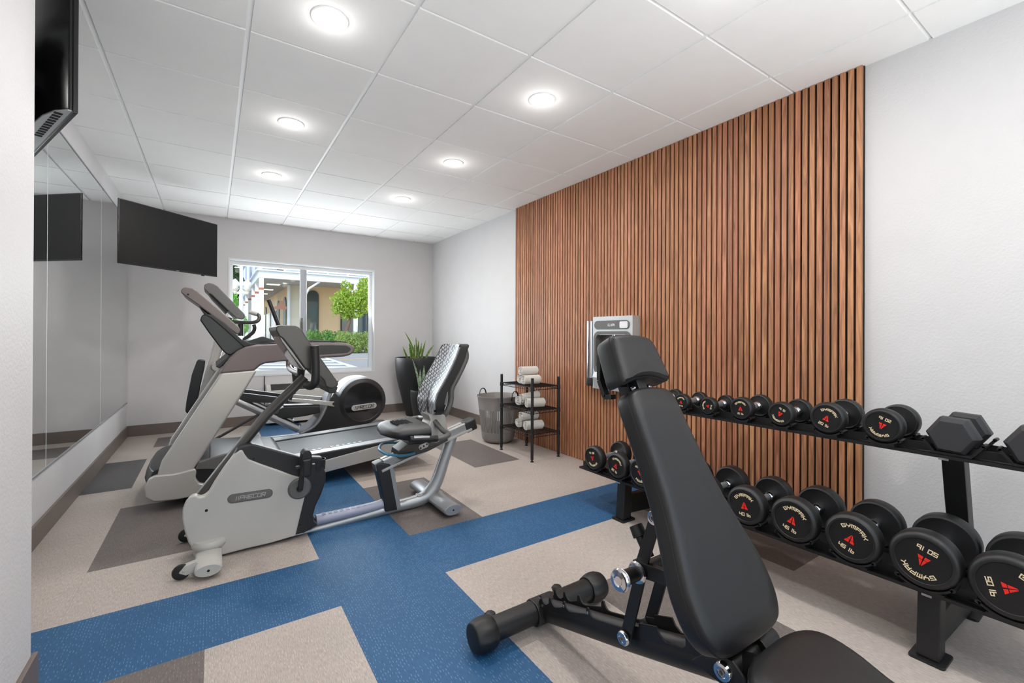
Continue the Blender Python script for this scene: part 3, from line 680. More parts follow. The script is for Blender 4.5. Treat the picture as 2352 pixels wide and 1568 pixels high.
def round_dumbbell(r, L, hl, num):
    t = thing('round_dumbbell', '', 'dumbbell')
    hp = [(r*.10, .0035), (r*.77, .0035), (r*.79, 0), (r*.86, 0), (r*.95, .006), (r, .016), (r, hl-.014), (r*.965, hl-.003), (r*.90, hl), (r*.84, hl-.003), (r*.25, hl-.002)]
    for s in (-1, 1):
        P_ = [(a, -L/2+b) for a, b in hp] if s < 0 else [(a, L/2-b) for a, b in hp]
        h = MB().lathe(P_, (0, 0, 0), 'x', 56).build('head', M['rub'], t)
        MB().lathe([(.001, s*(L/2-.0028)), (r*.765, s*(L/2-.0028)), (r*.765, s*(L/2-.006)), (.001, s*(L/2-.006))], (0, 0, 0), 'x', 56).build('face_plate', M['rubface'], h)
    hb = []
    w_ = L/2-hl
    for s in (-1, 1):
        MB().lathe([(.020+.06*r, s*(w_+.003)), (.020+.06*r, s*(w_-.008)), (.025, s*(w_-.014)), (.024, s*(w_-.024)), (.0165, s*(w_-.034)), (.0165, s*(w_-.04))], (0, 0, 0), 'x', 24).build('collar', M['chrome'], t)
    MB().lathe([(.0150, -(w_-.035)), (.0165, -.02), (.0165, .02), (.0150, w_-.035)], (0, 0, 0), 'x', 24).build('handle', M['knurl'], t)
    F = -L/2+.0022
    def pl_(a, b, d): return Vector((F-d, -a, b))
    def arc(a, b, d):
        R = .50*r; q = a/(R+.06*r); return pl_((R+b)*math.sin(q), (R+b)*math.cos(q), d)
    lt = MB(); lettering(lt, 'GYMPAK', arc, .125*r, .125*r, .055*r, .030*r, .0005)
    lettering(lt, num+' lb', lambda a, b, d: pl_(a, b-.50*r, d), .105*r, .135*r, .04*r, .028*r, .0005)
    lt.build('lettering', M['cream'], t, flat=True, label='cream printed lettering')
    em = MB(); k = .19*r
    for s in (-1, 1):
        for q in ([(s*.06, .95), (s*.16, .95), (s*.62, -.15), (s*.10, -.15)], [(s*.12, -.27), (s*.68, -.27), (s*.98, -.85), (s*.14, -.85)], ):
            em.prism([(-a*k, b*k) for a, b in q], 'x', F-.0006, F+.0004)
    for a, b in ((.62, .35), (.1, -.2), (-.45, -.8)): pass
    em.build('emblem', M['red'], t, flat=True, label='red split triangle emblem')
    return t
def hex_dumbbell(r, L, hl):
    t = thing('hex_dumbbell', '', 'dumbbell')
    def hx(q, x): return [Vector((x, q*math.cos(math.radians(60*i+3)), q*math.sin(math.radians(60*i+3)))) for i in range(6)]
    for s in (-1, 1):
        rr = [hx(r*.80, s*L/2), hx(r*.96, s*(L/2-.022)), hx(r, s*(L/2-.030)), hx(r, s*(L/2-hl+.016)), hx(r*.82, s*(L/2-hl))]
        MB().rings(rr).build('head', M['hex'], t, bev=.002, ang=20)
    w_ = L/2-hl
    MB().lathe([(.014, -w_-.003), (.014, -.05), (.017, 0), (.014, .05), (.014, w_+.003)], (0, 0, 0), 'x', 24).build('handle', M['knurl'], t)
    return t

LOW = [(2.15, '30', 170, 'leftmost 30 lb dumbbell with upside down lettering on the lower rack'), (1.945, '30', 20, 'second 30 lb dumbbell from the left on the lower rack, lettering upright'),
       (1.755, '35', 165, 'black 35 lb dumbbell on the lower rack half hidden behind the bench left edge'), (1.555, '35', 0, 'black 35 lb dumbbell on the lower rack hidden behind the bench backrest'),
       (1.355, '40', 5, 'black 40 lb dumbbell on the lower rack just emerging right of the backrest'), (1.135, '40', -5, '40 lb dumbbell on the lower rack with upright lettering'),
       (.925, '45', 15, 'first 45 lb dumbbell from the left on the lower rack'), (.712, '45', 20, 'second 45 lb dumbbell, left of the upside down 50 lb one'),
       (.497, '50', 197, 'large 50 lb dumbbell with upside down lettering on the lower rack'), (.288, '50', 75, 'large 50 lb dumbbell cut off by the right edge, lettering turned sideways')]
LR = {'30': (.080, .305, .056), '35': (.085, .31, .060), '40': (.090, .32, .064), '45': (.0945, .325, .068), '50': (.0995, .335, .075)}
HIGH = [(1.80, '10', 30, 'small dumbbell peeking out behind the bench headrest on the upper rack'),
        (1.625, '10', 0, 'small dumbbell half hidden by the headrest at the left of the upper rack'), (1.455, '10', -80, '10 lb dumbbell with lettering turned sideways on the upper rack'),
        (1.268, '15', 0, '15 lb dumbbell with upright lettering on the upper rack'), (1.072, '15', 205, '15 lb dumbbell with upside down lettering on the upper rack'),
        (.874, '20', 22, '20 lb dumbbell with upright tilted lettering on the upper rack'), (.674, '20', 200, '20 lb dumbbell with upside down lettering next to the hex dumbbells')]
HR = {'10': (.049, .215, .042), '15': (.060, .235, .048), '20': (.071, .25, .053)}
def lay(rows, tab, zt, x0, xm_, grp):
    proto = {}
    for y, num, phi, lab in rows:
        r, L, hl = tab[num]; zc = zt+.009+r
        if num not in proto: proto[num] = t = round_dumbbell(r, L, hl, num)
        else: t = copy_tree(proto[num])
        t['label'] = lab; t['group'] = grp; xc = x0+L/2
        t.location = (xc, y, zc); t.rotation_euler = (math.radians(phi), 0, 0)
        saddle(xc-L/2+hl*.5+.004, y, r, zt, zc, hl*.95); saddle(xc+L/2-hl*.5-.004, y, r, zt, zc, hl*.95)
lay(LOW, LR, LZ, 2.09, 0, 'round dumbbells on the lower rack')
lay(HIGH, HR, UZ, 2.295, 0, 'round dumbbells on the upper rack')
r = .076
for i, (y, lab) in enumerate(((.468, 'grey rubber hex dumbbell beside the 20 lb round ones on the upper rack'), (.262, 'grey rubber hex dumbbell cut off by the right edge of the photo'))):
    if i == 0: hx0 = t = hex_dumbbell(r, .27, .082)
    else: t = copy_tree(hx0)
    t['label'] = lab; t['group'] = 'hex dumbbells on the upper rack'
    zc = UZ+.010+r*.868; t.location = (2.295+.135, y, zc)
    for xx in (2.295+.045, 2.295+.225):
        mb = MB(); mb.prism([(y-.052, UZ), (y+.052, UZ), (y+.062, UZ+.012), (y+.088, UZ+.050), (y+.080, UZ+.054), (y+.048, UZ+.0088), (y-.048, UZ+.0088), (y-.080, UZ+.054), (y-.088, UZ+.050), (y-.062, UZ+.012)], 'x', xx-.021, xx+.021)
        for s in (-1, 1): mb.cyl((xx-.021, y+s*.084, UZ+.052), (xx+.021, y+s*.084, UZ+.052), .0065, 10)
        mb.build('saddle', M['rub'], rk, ang=50)

# ================================================================ BENCH
bn = thing('weight_bench', 'black adjustable weight bench with raised backrest in the foreground', 'weight bench', (1.10, .95, 0))
BX, RY = 1.105, 1.412
MB().cyl((.84, RY, .062), (1.37, RY, .062), .043, 32).build('rear_stabilizer', M['blk'], bn)
def capf(x0, x1):
    mb = MB(); n = 64; R = []
    for f, q in ((0, .80), (.02, .86), (.06, .90), (.10, .92), (.25, 1.02), (.5, 1.06), (.75, 1.04), (.95, .97), (1., .90)):
        R.append([Vector((x0+(x1-x0)*f, RY+.0565*q*math.cos(a)*(1-.06*(.5+.5*math.cos(9*a))*(1 if .1 < f < .97 else 0)), .060+.0565*q*math.sin(a)*(1-.06*(.5+.5*math.cos(9*a))*(1 if .1 < f < .97 else 0)))) for a in (2*math.pi*k/n for k in range(n))])
    mb.rings(R); return mb.build('end_cap', M['rub'], bn, ang=40)
capf(.782, .868); capf(1.428, 1.342)
for x in (.90, 1.235):
    MB().cyl((x, RY+.03, .062), (x, RY+.075, .070), .010, 12).lathe([(.012, 0), (.022, .003), (.024, .012), (.018, .02), (.006, .022)], (x, RY+.070, .058), n=8).build('levelling_knob', M['rub'], bn)
# collar that joins the spine to the stabilizer
MB().prism(rrect(RY-.050, RY+.046, .014, .108, .04), 'x', BX-.055, BX+.055).build('stabilizer_clamp', M['blk'], bn, bev=.004)
for s in (-1, 1): MB().lathe([(.009, 0), (.009, .004), (.005, .006)], (BX+s*.05, RY-.03, .05), (Vector((0, 1, 0)), Vector((0, 0, 1)), Vector((s, 0, 0))), 12).build('bolt', M['chrome'], bn)
SP0, SP1 = Vector((BX, 1.385, .070)), Vector((BX, .56, .335))
MB().tube([SP0, SP0+(SP1-SP0)*.5+Vector((0, 0, -.004)), SP1, Vector((BX, .40, .345)), Vector((BX, .10, .30))], .043, 24, flat=.84).build('spine', M['blk'], bn)
MB().prism([(.06, .30), (.13, .30), (.12, .01), (.05, .01)], 'x', BX-.035, BX+.035).build('front_leg', M['blk'], bn, bev=.006)
MB().cyl((BX-.19, .085, .03), (BX+.19, .085, .03), .028, 24).build('front_stabilizer', M['blk'], bn)
# ladder plates with hooks : (y, z) offsets along the spine
def ladder(x0, x1):
    e = (SP1-SP0); L = math.hypot(e.y, e.z); ey, ez = e.y/L, e.z/L; ny, nz = ez, -ey
    if nz < 0: ny, nz = -ny, -nz
    def at_(s, h): return (SP0.y+ey*s+ny*h, SP0.z+ez*s+nz*h)
    top = [(.008, .040)]
    for s in (.014, .075, .160, .290): top += [(s, .046), (s+.004, .060), (s+.010, .067), (s+.017, .065), (s+.019, .055), (s+.023, .046), (s+.031, .039), (s+.043, .037)]
    top += [(.44, .036), (.49, .036), (.493, .050), (.53, .052), (.533, .062), (.60, .066), (.606, .046), (.622, .030), (.68, .028), (.694, .038), (.70, .070), (.73, .072), (.768, .030), (.768, .020), (.008, .020)]
    mb = MB(); mb.prism([at_(a, b) for a, b in top], 'x', x0, x1)
    return mb, at_
for s in (-1, 1):
    x = BX+s*.036; mb, at_ = ladder(x-.003, x+.003); mb.build('adjustment_ladder', M['blk'], bn, ang=30)
    for ss, h in ((.022, .055), (.03, .030), (.17, .052), (.30, .052), (.715, .055), (.745, .032)):
        y_, z_ = at_(ss, h)
        MB().lathe([(.005, 0), (.005, .002), (.002, .003)], (x+s*.003, y_, z_), (Vector((0, 1, 0)), Vector((0, 0, 1)), Vector((s, 0, 0))), 10).build('rivet', M['chrome'], bn)
# support links
def yzp(u, v, x): p = PX(u, v, x); return Vector((x, p.y, p.z))
def disc(p, s, r, w=.008, nm='chrome_bolt'):
    A = (Vector((0, 1, 0)), Vector((0, 0, 1)), Vector((s, 0, 0)))
    b_ = MB().lathe([(r*.3, -.002), (r, -.002), (r, w*.4), (r*.86, w), (r*.55, w*1.05), (r*.50, w*.7), (.001, w*.7)], p, A, 28).build(nm, M['chrome'], bn)
    MB().lathe([(.001, w*.72), (r*.28, w*.72), (r*.32, w*1.1), (r*.22, w*1.15), (r*.16, w*.8), (.001, w*.8)], p, A, 16).build('hex_socket', M['knurl'], b_)
def link(a, b, x, w=.019, t=.004):
    d = (b-a); d.x = 0; d.normalize(); n_ = Vector((0, -d.z, d.y))
    q = [a-n_*w-d*w*.7, a+n_*w-d*w*.7, b+n_*w+d*w, b-n_*w+d*w]
    return MB().prism([(p.y, p.z) for p in q], 'x', x-t, x+t).build('support_link', M['blk'], bn, bev=.002)
xl, xr_ = 1.045, 1.165
A0 = yzp(1435, 1463, xl); A1 = yzp(1472, 1305, xl); A2 = yzp(1508, 1187, xl)
link(A0, A1, xl+.006); link(A1, A2, xl-.002); 
B0, B1 = Vector((xr_, A0.y, A0.z)), Vector((xr_, A2.y, A2.z)); link(B0, (B0+B1)/2, xr_-.006); link((B0+B1)/2, B1, xr_+.002)
disc(A0-Vector((.006, 0, 0)), -1, .021); disc(A2-Vector((.010, 0, 0)), -1, .021)
MB().cyl(A0, B0, .014, 20).cyl(A2, Vector((xr_, A2.y, A2.z)), .012, 16).build('pivot_rod', M['blk'], bn)
MB().lathe([(.014, 0), (.021, .003), (.021, .018), (.014, .021)], (xr_-.035, A0.y, A0.z), 'x', 20).build('roller', M['rub'], bn)
# adjustment handle with chrome rings
H0 = Vector((.955, A1.y, A1.z-.008)); H1 = Vector((xl+.1, A1.y, A1.z-.008))
MB().cyl(H0, H1, .021, 24).build('adjustment_handle', M['blk'], bn)
for x in (H0.x-.004, 1.022): MB().lathe([(.021, 0), (.029, .002), (.0315, .007), (.029, .012), (.024, .014), (.027, .018), (.022, .021)], (x, H0.y, H0.z), 'x', 32).build('chrome_ring', M['chrome'], bn)
MB().lathe([(.001, -.001), (.012, -.001), (.016, -.004), (.028, -.002), (.029, .004), (.02, .006)], (H0.x-.004, H0.y, H0.z), 'x', 28).build('chrome_end', M['chrome'], bn)
MB().prism([(A1.y+.03, A1.z-.03), (A1.y-.10, A1.z-.005), (A1.y-.10, A1.z+.035), (A1.y+.025, A1.z+.018)], 'x', xl-.008, xl+.012).build('gusset', M['blk'], bn, bev=.003)
k0 = yzp(1492, 1280, xl+.02); k1 = yzp(1467, 1222, xl+.02)
MB().cyl(k0, k1, .015, 20).build('upright_peg', M['blk'], bn)
d_ = (k1-k0).normalized(); MB().cyl(k1-d_*.012, k1+d_*.022, .022, 20, .020).build('peg_cap', M['rub'], bn, bev=.002)

TH = math.radians(64); PD = Vector((0, math.cos(TH), math.sin(TH))); PN = Vector((0, -math.sin(TH), math.cos(TH))); P0 = Vector((0, .58, .42))
def pad(name, outline, T, place, parent, puff=.010, name2='seam'):
    """outline: closed (x, s) list; place(x, s, t): t from 0 (back) to T (front)"""
    cx = sum(a for a, b in outline)/len(outline); cs_ = sum(b for a, b in outline)/len(outline)
    n = len(outline)
    nor = []
    for i in range(n):
        a, b = outline[i-1], outline[(i+1) % n]; dx, dy = b[0]-a[0], b[1]-a[1]; l = math.hypot(dx, dy) or 1; nor.append((dy/l, -dx/l))
    area = sum(outline[i-1][0]*outline[i][1]-outline[i][0]*outline[i-1][1] for i in range(n))
    sg = 1 if area > 0 else -1
    def ring(ins, t): return [place(a-sg*nx*ins, b-sg*ny*ins, t) for (a, b), (nx, ny) in zip(outline, nor)]
    def sc(f, t): return [place(cx+(a-cx)*f, cs_+(b-cs_)*f, t) for a, b in outline]
    mb = MB(); mb.rings([ring(.012, 0), ring(.003, .003), ring(0, .010), ring(-.001, T*.5), ring(0, T-.016), ring(.0035, T-.007), ring(.010, T-.0005), sc(.80, T+.003), sc(.6, T+puff*.55), sc(.3, T+puff*.9), sc(.02, T+puff)])
    o = mb.build(name, M['vinyl'], parent, ang=50)
    MB().tube(ring(-.0004, T-.017), .0012, 5, closed=True).build(name2, M['rub'], o)
    return o
hwT = [(-.022, .0), (-.021, .055), (-.016, .108), (-.002, .139), (.03, .161), (.07, .171), (.12, .172), (.16, .166), (.24, .145), (.32, .126), (.42, .113), (.52, .106), (.59, .102), (.625, .095), (.642, .080), (.650, .052), (.653, 0)]
bo = [(b_, a_) for a_, b_ in hwT]+[(-b_, a_) for a_, b_ in hwT[::-1][1:-1]]
bo = smooth2(bo, 3)
TB = .066
def plB(x, s, t): return Vector((1.114-.036*max(s, 0)/.65+x, 0, 0))+P0+PD*s+PN*(t-TB)
pad('back_pad', bo, TB, plB, bn, .004)
ho = [(-.092, .670), (-.05, .683), (0, .688), (.05, .683), (.092, .670), (.103, .672), (.107, .685), (.104, .72), (.098, .77), (.088, .803), (.065, .819), (.0, .826), (-.065, .824), (-.085, .818), (-.095, .80), (-.100, .76), (-.105, .71), (-.107, .685), (-.103, .672)]
pad('head_pad', smooth2(ho, 3), .078, lambda x, s, t: Vector((1.079+x, 0, 0))+P0+PD*s+PN*(t-.074), bn, .006)
so_ = [(0, .532), (.06, .530), (.105, .520), (.138, .500), (.152, .470), (.148, .43), (.132, .385), (.105, .335), (.085, .28), (.075, .22), (.06, .175), (.0, .165), (-.06, .175), (-.075, .22), (-.085, .28), (-.105, .335), (-.132, .385), (-.150, .43), (-.156, .47), (-.142, .502), (-.105, .522), (-.06, .530)]
pad('seat_pad', smooth2(so_, 2), .06, lambda x, s, t: Vector((1.09+x, s, .378+t)), bn, .006)
def bp_(x, s, t): return Vector((1.09+x, 0, 0))+P0+PD*s+PN*(t-TB)
def bbox(x0, x1, s0, s1, t0, t1):
    mb = MB(); v = [mb.bm.verts.new(bp_(x, s, t)) for x in (x0, x1) for s in (s0, s1) for t in (t0, t1)]
    for q in ((0, 1, 3, 2), (4, 6, 7, 5), (0, 4, 5, 1), (2, 3, 7, 6), (0, 2, 6, 4), (1, 5, 7, 3)): mb._f([v[i] for i in q])
    return mb
bbox(-.028, .028, -.03, .72, -.045, -.002).build('back_frame', M['blk'], bn, bev=.005)
bbox(-.09, .09, .10, .12, -.012, .001).build('pad_bracket', M['blk'], bn, bev=.002)
bbox(-.08, .08, .50, .52, -.012, .001).build('pad_bracket', M['blk'], bn, bev=.002)
bbox(-.02, .02, .62, .72, -.02, .03).build('head_bracket', M['blk'], bn, bev=.003)
for s in (-1, 1): MB().lathe([(.007, 0), (.007, .006), (.003, .008)], bp_(s*.03, .665, .02), (Vector((0, 1, 0)), Vector((0, 0, 1)), Vector((s, 0, 0))), 10).build('bolt', M['chrome'], bn)
# flat carry loop behind the headrest
hl_ = [(.79, -.012), (.72, -.048), (.665, -.048), (.655, -.02)]
lp = MB()
for (s0, t0), (s1, t1) in zip(hl_, hl_[1:]):
    d0 = Vector((s1-s0, t1-t0, 0)).normalized(); nx, nt = -d0.y*.007, d0.x*.007
    q = [bp_(xx, s+nx*k, t+nt*k) for xx in (-.095, -.075) for (s, t, k) in ((s0, t0, 1), (s0, t0, -1), (s1, t1, -1), (s1, t1, 1))]
    v = [lp.bm.verts.new(a) for a in q]
    for fc in ((0, 1, 2, 3), (7, 6, 5, 4), (0, 4, 5, 1), (1, 5, 6, 2), (2, 6, 7, 3), (3, 7, 4, 0)): lp._f([v[i] for i in fc])
lp.build('carry_loop', M['blk'], bn, flat=True)
# hinge
HP = yzp(1661, 1541, 1.03)
MB().prism([(HP.y-.05, HP.z-.045), (HP.y+.09, HP.z-.03), (HP.y+.035, HP.z+.028), (HP.y-.02, HP.z+.035), (HP.y-.05, HP.z+.01)], 'x', 1.034, 1.042).build('hinge_plate', M['blk'], bn, bev=.002)
MB().prism([(HP.y-.05, HP.z-.045), (HP.y+.09, HP.z-.03), (HP.y+.035, HP.z+.028), (HP.y-.02, HP.z+.035), (HP.y-.05, HP.z+.01)], 'x', 1.165, 1.173).build('hinge_plate', M['blk'], bn, bev=.002)
MB().cyl((1.036, HP.y, HP.z), (1.26, HP.y, HP.z), .024, 24).build('hinge_tube', M['blk'], bn)
disc(Vector((1.032, HP.y, HP.z)), -1, .0235, .010)

# ================================================================ RECUMBENT BIKE (length along X, centre plane y = 2.84)
YC = 2.84
bk = thing('recumbent_bike', 'grey recumbent exercise bike with mesh backrest in the middle of the floor', 'exercise bike', (.6, YC, 0))
def prof(pts, y, ya, yb, name, m, parent, bev=.006, ref=None, **k):
    return MB().prism(xz(pts, y), 'y', ya, yb).build(name, m, parent, bev=bev, **k)
def px3(u, v, y): p = PY(u, v, y); return Vector((p.x, y, p.z))
yn, yf_ = 2.745, 2.935
SH = [(443, 1262), (432, 1246), (423, 1218), (418, 1192), (419, 1172), (426, 1155), (438, 1141), (449, 1137), (459, 1142), (469, 1140), (480, 1130), (494, 1106), (514, 1076), (538, 1044), (550, 1035), (557, 1033), (562, 1043), (571, 1055), (600, 1066), (640, 1080), (672, 1092), (706, 1101), (706, 1116), (701, 1140), (690, 1185), (679, 1231), (620, 1248), (560, 1262), (507, 1276), (500, 1277), (478, 1270), (455, 1276), (445, 1281)]
sp_ = xz(SH, yn)
for a, b, nm in ((yn, yn+.05, 'side_shell'), (yf_-.05, yf_, 'side_shell')):
    o = MB().prism(sp_ if a == yn else [(x+.02*(x < .1), .02+(z-.02)*.84) for x, z in sp_], 'y', a, b).build(nm, M['shell'], bk, bev=.012, seg=3)
    if a == yn: shell = o
DK = [(545, 1030), (560, 1024), (578, 1020), (620, 1031), (690, 1050), (742, 1051), (743, 1072), (750, 1088), (749, 1108), (740, 1135), (726, 1165), (721, 1185), (722, 1200), (733, 1207), (700, 1226), (640, 1241), (560, 1262), (520, 1268), (500, 1220), (505, 1110)]
prof(DK, yn, yn+.012, yn+.065, 'centre_shroud', M['dark'], bk, .010)
prof([(u, max(v, 1098+.12*(u-560))) for u, v in DK], yn, yn+.06, yf_-.012, 'rear_shroud', M['dark'], bk, .010)
MB().tube([px3(575, 1023, 2.80), px3(690, 1052, 2.80)], .010, 12).build('top_rail', M['silverd'], bk)
MB().tube([px3(462, 1138, YC), px3(508, 1080, YC), px3(557, 1018, YC), px3(612, 952, YC), px3(700, 866, YC)], [.044, .044, .043, .042, .041], 24, flat=.62, up=(0, 1, 0)).build('console_mast', M['bronze'], bk)
# logo pill on the shell
pa, pb = px3(535, 1145, yn-.001), px3(615, 1133, yn-.001)
ang_ = math.atan2(pb.z-pa.z, pb.x-pa.x); pc = (pa+pb)/2
def pill(c, w_, h, a, y0, y1, name, m, parent, bev=.003):
    q = rrect(-w_/2, w_/2, -h/2, h/2, h*.495, 8)
    return MB().prism([(c.x+x*math.cos(a)-z*math.sin(a), c.z+x*math.sin(a)+z*math.cos(a)) for x, z in q], 'y', y0, y1).build(name, m, parent, bev=bev)
W_ = (pb-pa).length+.05
bd = pill(pc, W_, .050, ang_, yn-.002, yn+.01, 'badge', M['mid'], bk)
pill(pc, W_-.016, .036, ang_, yn-.0035, yn+.008, 'badge_inset', mat('engraved_badge', (.44, .42, .41), .35, .5), bd, .001)
def plog(a, b, d, c=pc, y=yn-.0038, an=ang_, sl=.18):
    a2 = a+b*sl; return Vector((c.x+a2*math.cos(an)-b*math.sin(an), y-d, c.z+a2*math.sin(an)+b*math.cos(an)))
lt = MB(); lettering(lt, '||PRECOR', lambda a, b, d: plog(a, b-.009, d), .0155, .018, .0045, .0026, .0004); lt.build('lettering', M['silver'], bd, flat=True)
for u, v in ((474, 1172), (469, 1245)): MB().lathe([(.001, yn-.001), (.0065, yn-.001), (.007, yn+.002)], (px3(u, v, yn).x, 0, px3(u, v, yn).z), 'y', 14).build('screw_hole', M['slot'], bk)
for u, v in ((583, 1054), (690, 1206)): MB().lathe([(.001, yn+.010), (.0055, yn+.010), (.006, yn+.014)], (px3(u, v, yn).x, 0, px3(u, v, yn).z), 'y', 14).build('screw_hole', M['slot'], bk)
# crank and strapped pedal
cc = px3(688, 1121, yn)
MB().lathe([(.001, 0), (.014, -.001), (.018, -.006), (.050, -.006), (.056, 0), (.060, .004), (.062, .012), (.05, .02)], (cc.x, yn-.006, cc.z), 'y', 40).build('crank_disc', M['mid'], bk)
MB().lathe([(.001, -.018), (.010, -.018), (.012, -.010), (.016, -.010), (.016, 0)], (cc.x, yn-.006, cc.z), 'y', 20).build('crank_hub', M['rub'], bk)
pt = px3(701, 1068, 2.66)
MB().prism([(cc.x-.012, cc.z), (cc.x+.014, cc.z-.002), (pt.x+.013, pt.z), (pt.x-.013, pt.z)], 'y', 2.712, 2.728).build('crank_arm', M['blk'], bk, bev=.004)
pd_ = MB(); pd_.box(pt.x-.022, pt.x+.022, 2.60, 2.705, pt.z-.050, pt.z+.045); pd_.build('pedal', M['rub'], bk, bev=.010, seg=3)
MB().prism([(pt.x-.03, pt.z+.0), (pt.x-.02, pt.z+.075), (pt.x-.005, pt.z+.09), (pt.x+.015, pt.z+.088), (pt.x+.026, pt.z+.07), (pt.x+.030, pt.z)], 'y', 2.615, 2.69).build('foot_strap', M['rub'], bk, bev=.006)
MB().box(pt.x-.052, pt.x+.048, 2.63, 2.655, pt.z-.008, pt.z+.006).build('strap_buckle', M['rub'], bk, bev=.003)
# cup holder rim behind the pedal
c_ = px3(728, 1054, 2.80)
MB().lathe([(.045, -.06), (.048, 0), (.044, .001), (.041, -.055), (.001, -.058)], (c_.x, 2.80, c_.z), 'z', 28).build('cup_holder', M['dark'], bk)
# front foot with two casters
def oval(c, rx, rz, y0, y1, name, m, parent, capm=None):
    n = 36; R = [[Vector((c[0]+rx*q*math.cos(2*math.pi*k/n), y, c[1]+rz*q*math.sin(2*math.pi*k/n))) for k in range(n)] for q, y in ((.90, y0), (1, y0+.008), (1, y1-.008), (.90, y1))]
    o = MB().rings(R).build(name, m, parent)
    if capm: MB().lathe([(.001, y0-.0008), (.006, y0-.0008), (.006, y0+.003)], (c[0], 0, c[1]), 'y', 14).build('end_screw', M['slot'], o)
    return o
ff = oval((-.012, .046), .056, .029, 2.525, 3.135, 'front_foot', M['shell'], bk, True)
co = px3(475, 1270, 2.74)
MB().lathe([(.060, -.03), (.068, -.022), (.076, -.012), (.078, .004), (.070, .020)], (-.010, 2.775, .086), 'z', 36).build('foot_collar', M['shell'], bk)
for y in (2.60, 3.06):
    MB().prism([(-.03, .045), (-.06, .078), (-.105, .068), (-.128, .040), (-.10, .022), (-.05, .030)], 'y', y-.017, y+.017).build('caster_bracket', M['shell'], bk, bev=.004)
    wh = MB().lathe([(.001, -.011), (.022, -.011), (.034, -.008), (.037, 0), (.034, .008), (.022, .011), (.001, .011)], (-.118, y+.0, .038), 'y', 30).build('caster_wheel', M['rub'], bk)
    MB().lathe([(.001, -.020), (.005, -.019), (.007, -.016)], (-.108, y, .042), 'y', 14).build('axle_bolt', M['chrome'], wh)
# main frame, one long swept tube rising to the seat rail
fr = [px3(u, v, YC) for u, v in ((500, 1262), (560, 1256), (700, 1221), (820, 1189), (916, 1161), (967, 1146), (989, 1128), (1005, 1100), (1020, 1055), (1034, 1014), (1038, 1000))]
MB().tube(fr, [.024, .024, .024, .026, .038, .044, .045, .043, .040, .039, .039], 24, flat=.95, up=(0, 1, 0), smooth=4).build('main_frame', M['silverd'], bk)
MB().tube([px3(726, 1194, YC), px3(800, 1177, YC), px3(866, 1161, YC), px3(882, 1152, YC), px3(886, 1142, YC)], [.030, .030, .030, .028, .02], 20, smooth=4).build('foot_rail', mat('lilac_step_plastic', (.60, .61, .68), .4), bk)
g = MB()
for k in range(9):
    f = .1+.75*k/8; a = px3(728, 1193, YC).lerp(px3(868, 1162, YC), f)
    for s in (-1, 0, 1): g.box(a.x-.011, a.x+.011, YC+s*.013-.004, YC+s*.013+.004, a.z+.0245-.002*abs(s)*1.5, a.z+.031-.0035*abs(s))
g.build('step_tread', mat('lilac_tread', (.50, .52, .60), .5), bk, bev=.001, kind='stuff')
prof([(858, 1064), (866, 1058), (893, 1062), (899, 1085), (908, 1130), (913, 1165), (880, 1172), (878, 1150), (868, 1105)], YC, YC-.045, YC+.045, 'front_post', M['dark'], bk, .012)
prof([(889, 1070), (898, 1066), (916, 1160), (907, 1168)], YC, YC-.046, YC+.046, 'post_trim', M['silverd'], bk, .004)
rf = oval((1.27, .048), .063, .034, 2.545, 3.145, 'rear_foot', M['silverd'], bk, True)
MB().prism([(1.14, .04), (1.33, .04), (1.33, .07), (1.20, .085), (1.14, .085)], 'y', YC-.028, YC+.028).build('rear_foot_bracket', M['silverd'], bk, bev=.008)
# seat rail
ra, rb = px3(868, 1066, YC), px3(1082, 968, YC)
rd = (rb-ra).normalized(); rn = Vector((-rd.z, 0, rd.x)); RA = math.atan2(rd.z, rd.x); RL = (rb-ra).length
def rail(s0, s1, h0, h1, y0, y1): return [(( ra+rd*s+rn*h).x, (ra+rd*s+rn*h).z) for s, h in ((s0, h0), (s1, h0), (s1, h1), (s0, h1))], y0, y1
for s0, s1, h0, h1, y0, y1, nm, m_ in ((0.01, RL-.05, -.030, .012, YC-.036, YC+.036, 'seat_rail', 'silverd'), (.0, RL-.03, -.045, -.028, YC-.052, YC+.052, 'rail_flange', 'silver'), (.03, RL-.05, .012, .020, YC-.040, YC-.008, 'rail_cap', 'silver'), (.03, RL-.05, .012, .020, YC+.008, YC+.040, 'rail_cap', 'silver')):
    q, a, b = rail(s0, s1, h0, h1, y0, y1); MB().prism(q, 'y', a, b).build(nm, M[m_], bk, bev=.003)
q, a, b = rail(RL-.07, RL+.02, -.055, .028, YC-.045, YC+.045); MB().prism(q, 'y', a, b).build('rail_end_cap', M['dark'], bk, bev=.014, seg=3)
q, a, b = rail(-.03, .03, -.03, .022, YC-.04, YC+.04); MB().prism(q, 'y', a, b).build('rail_front_cap', M['mid'], bk, bev=.010)
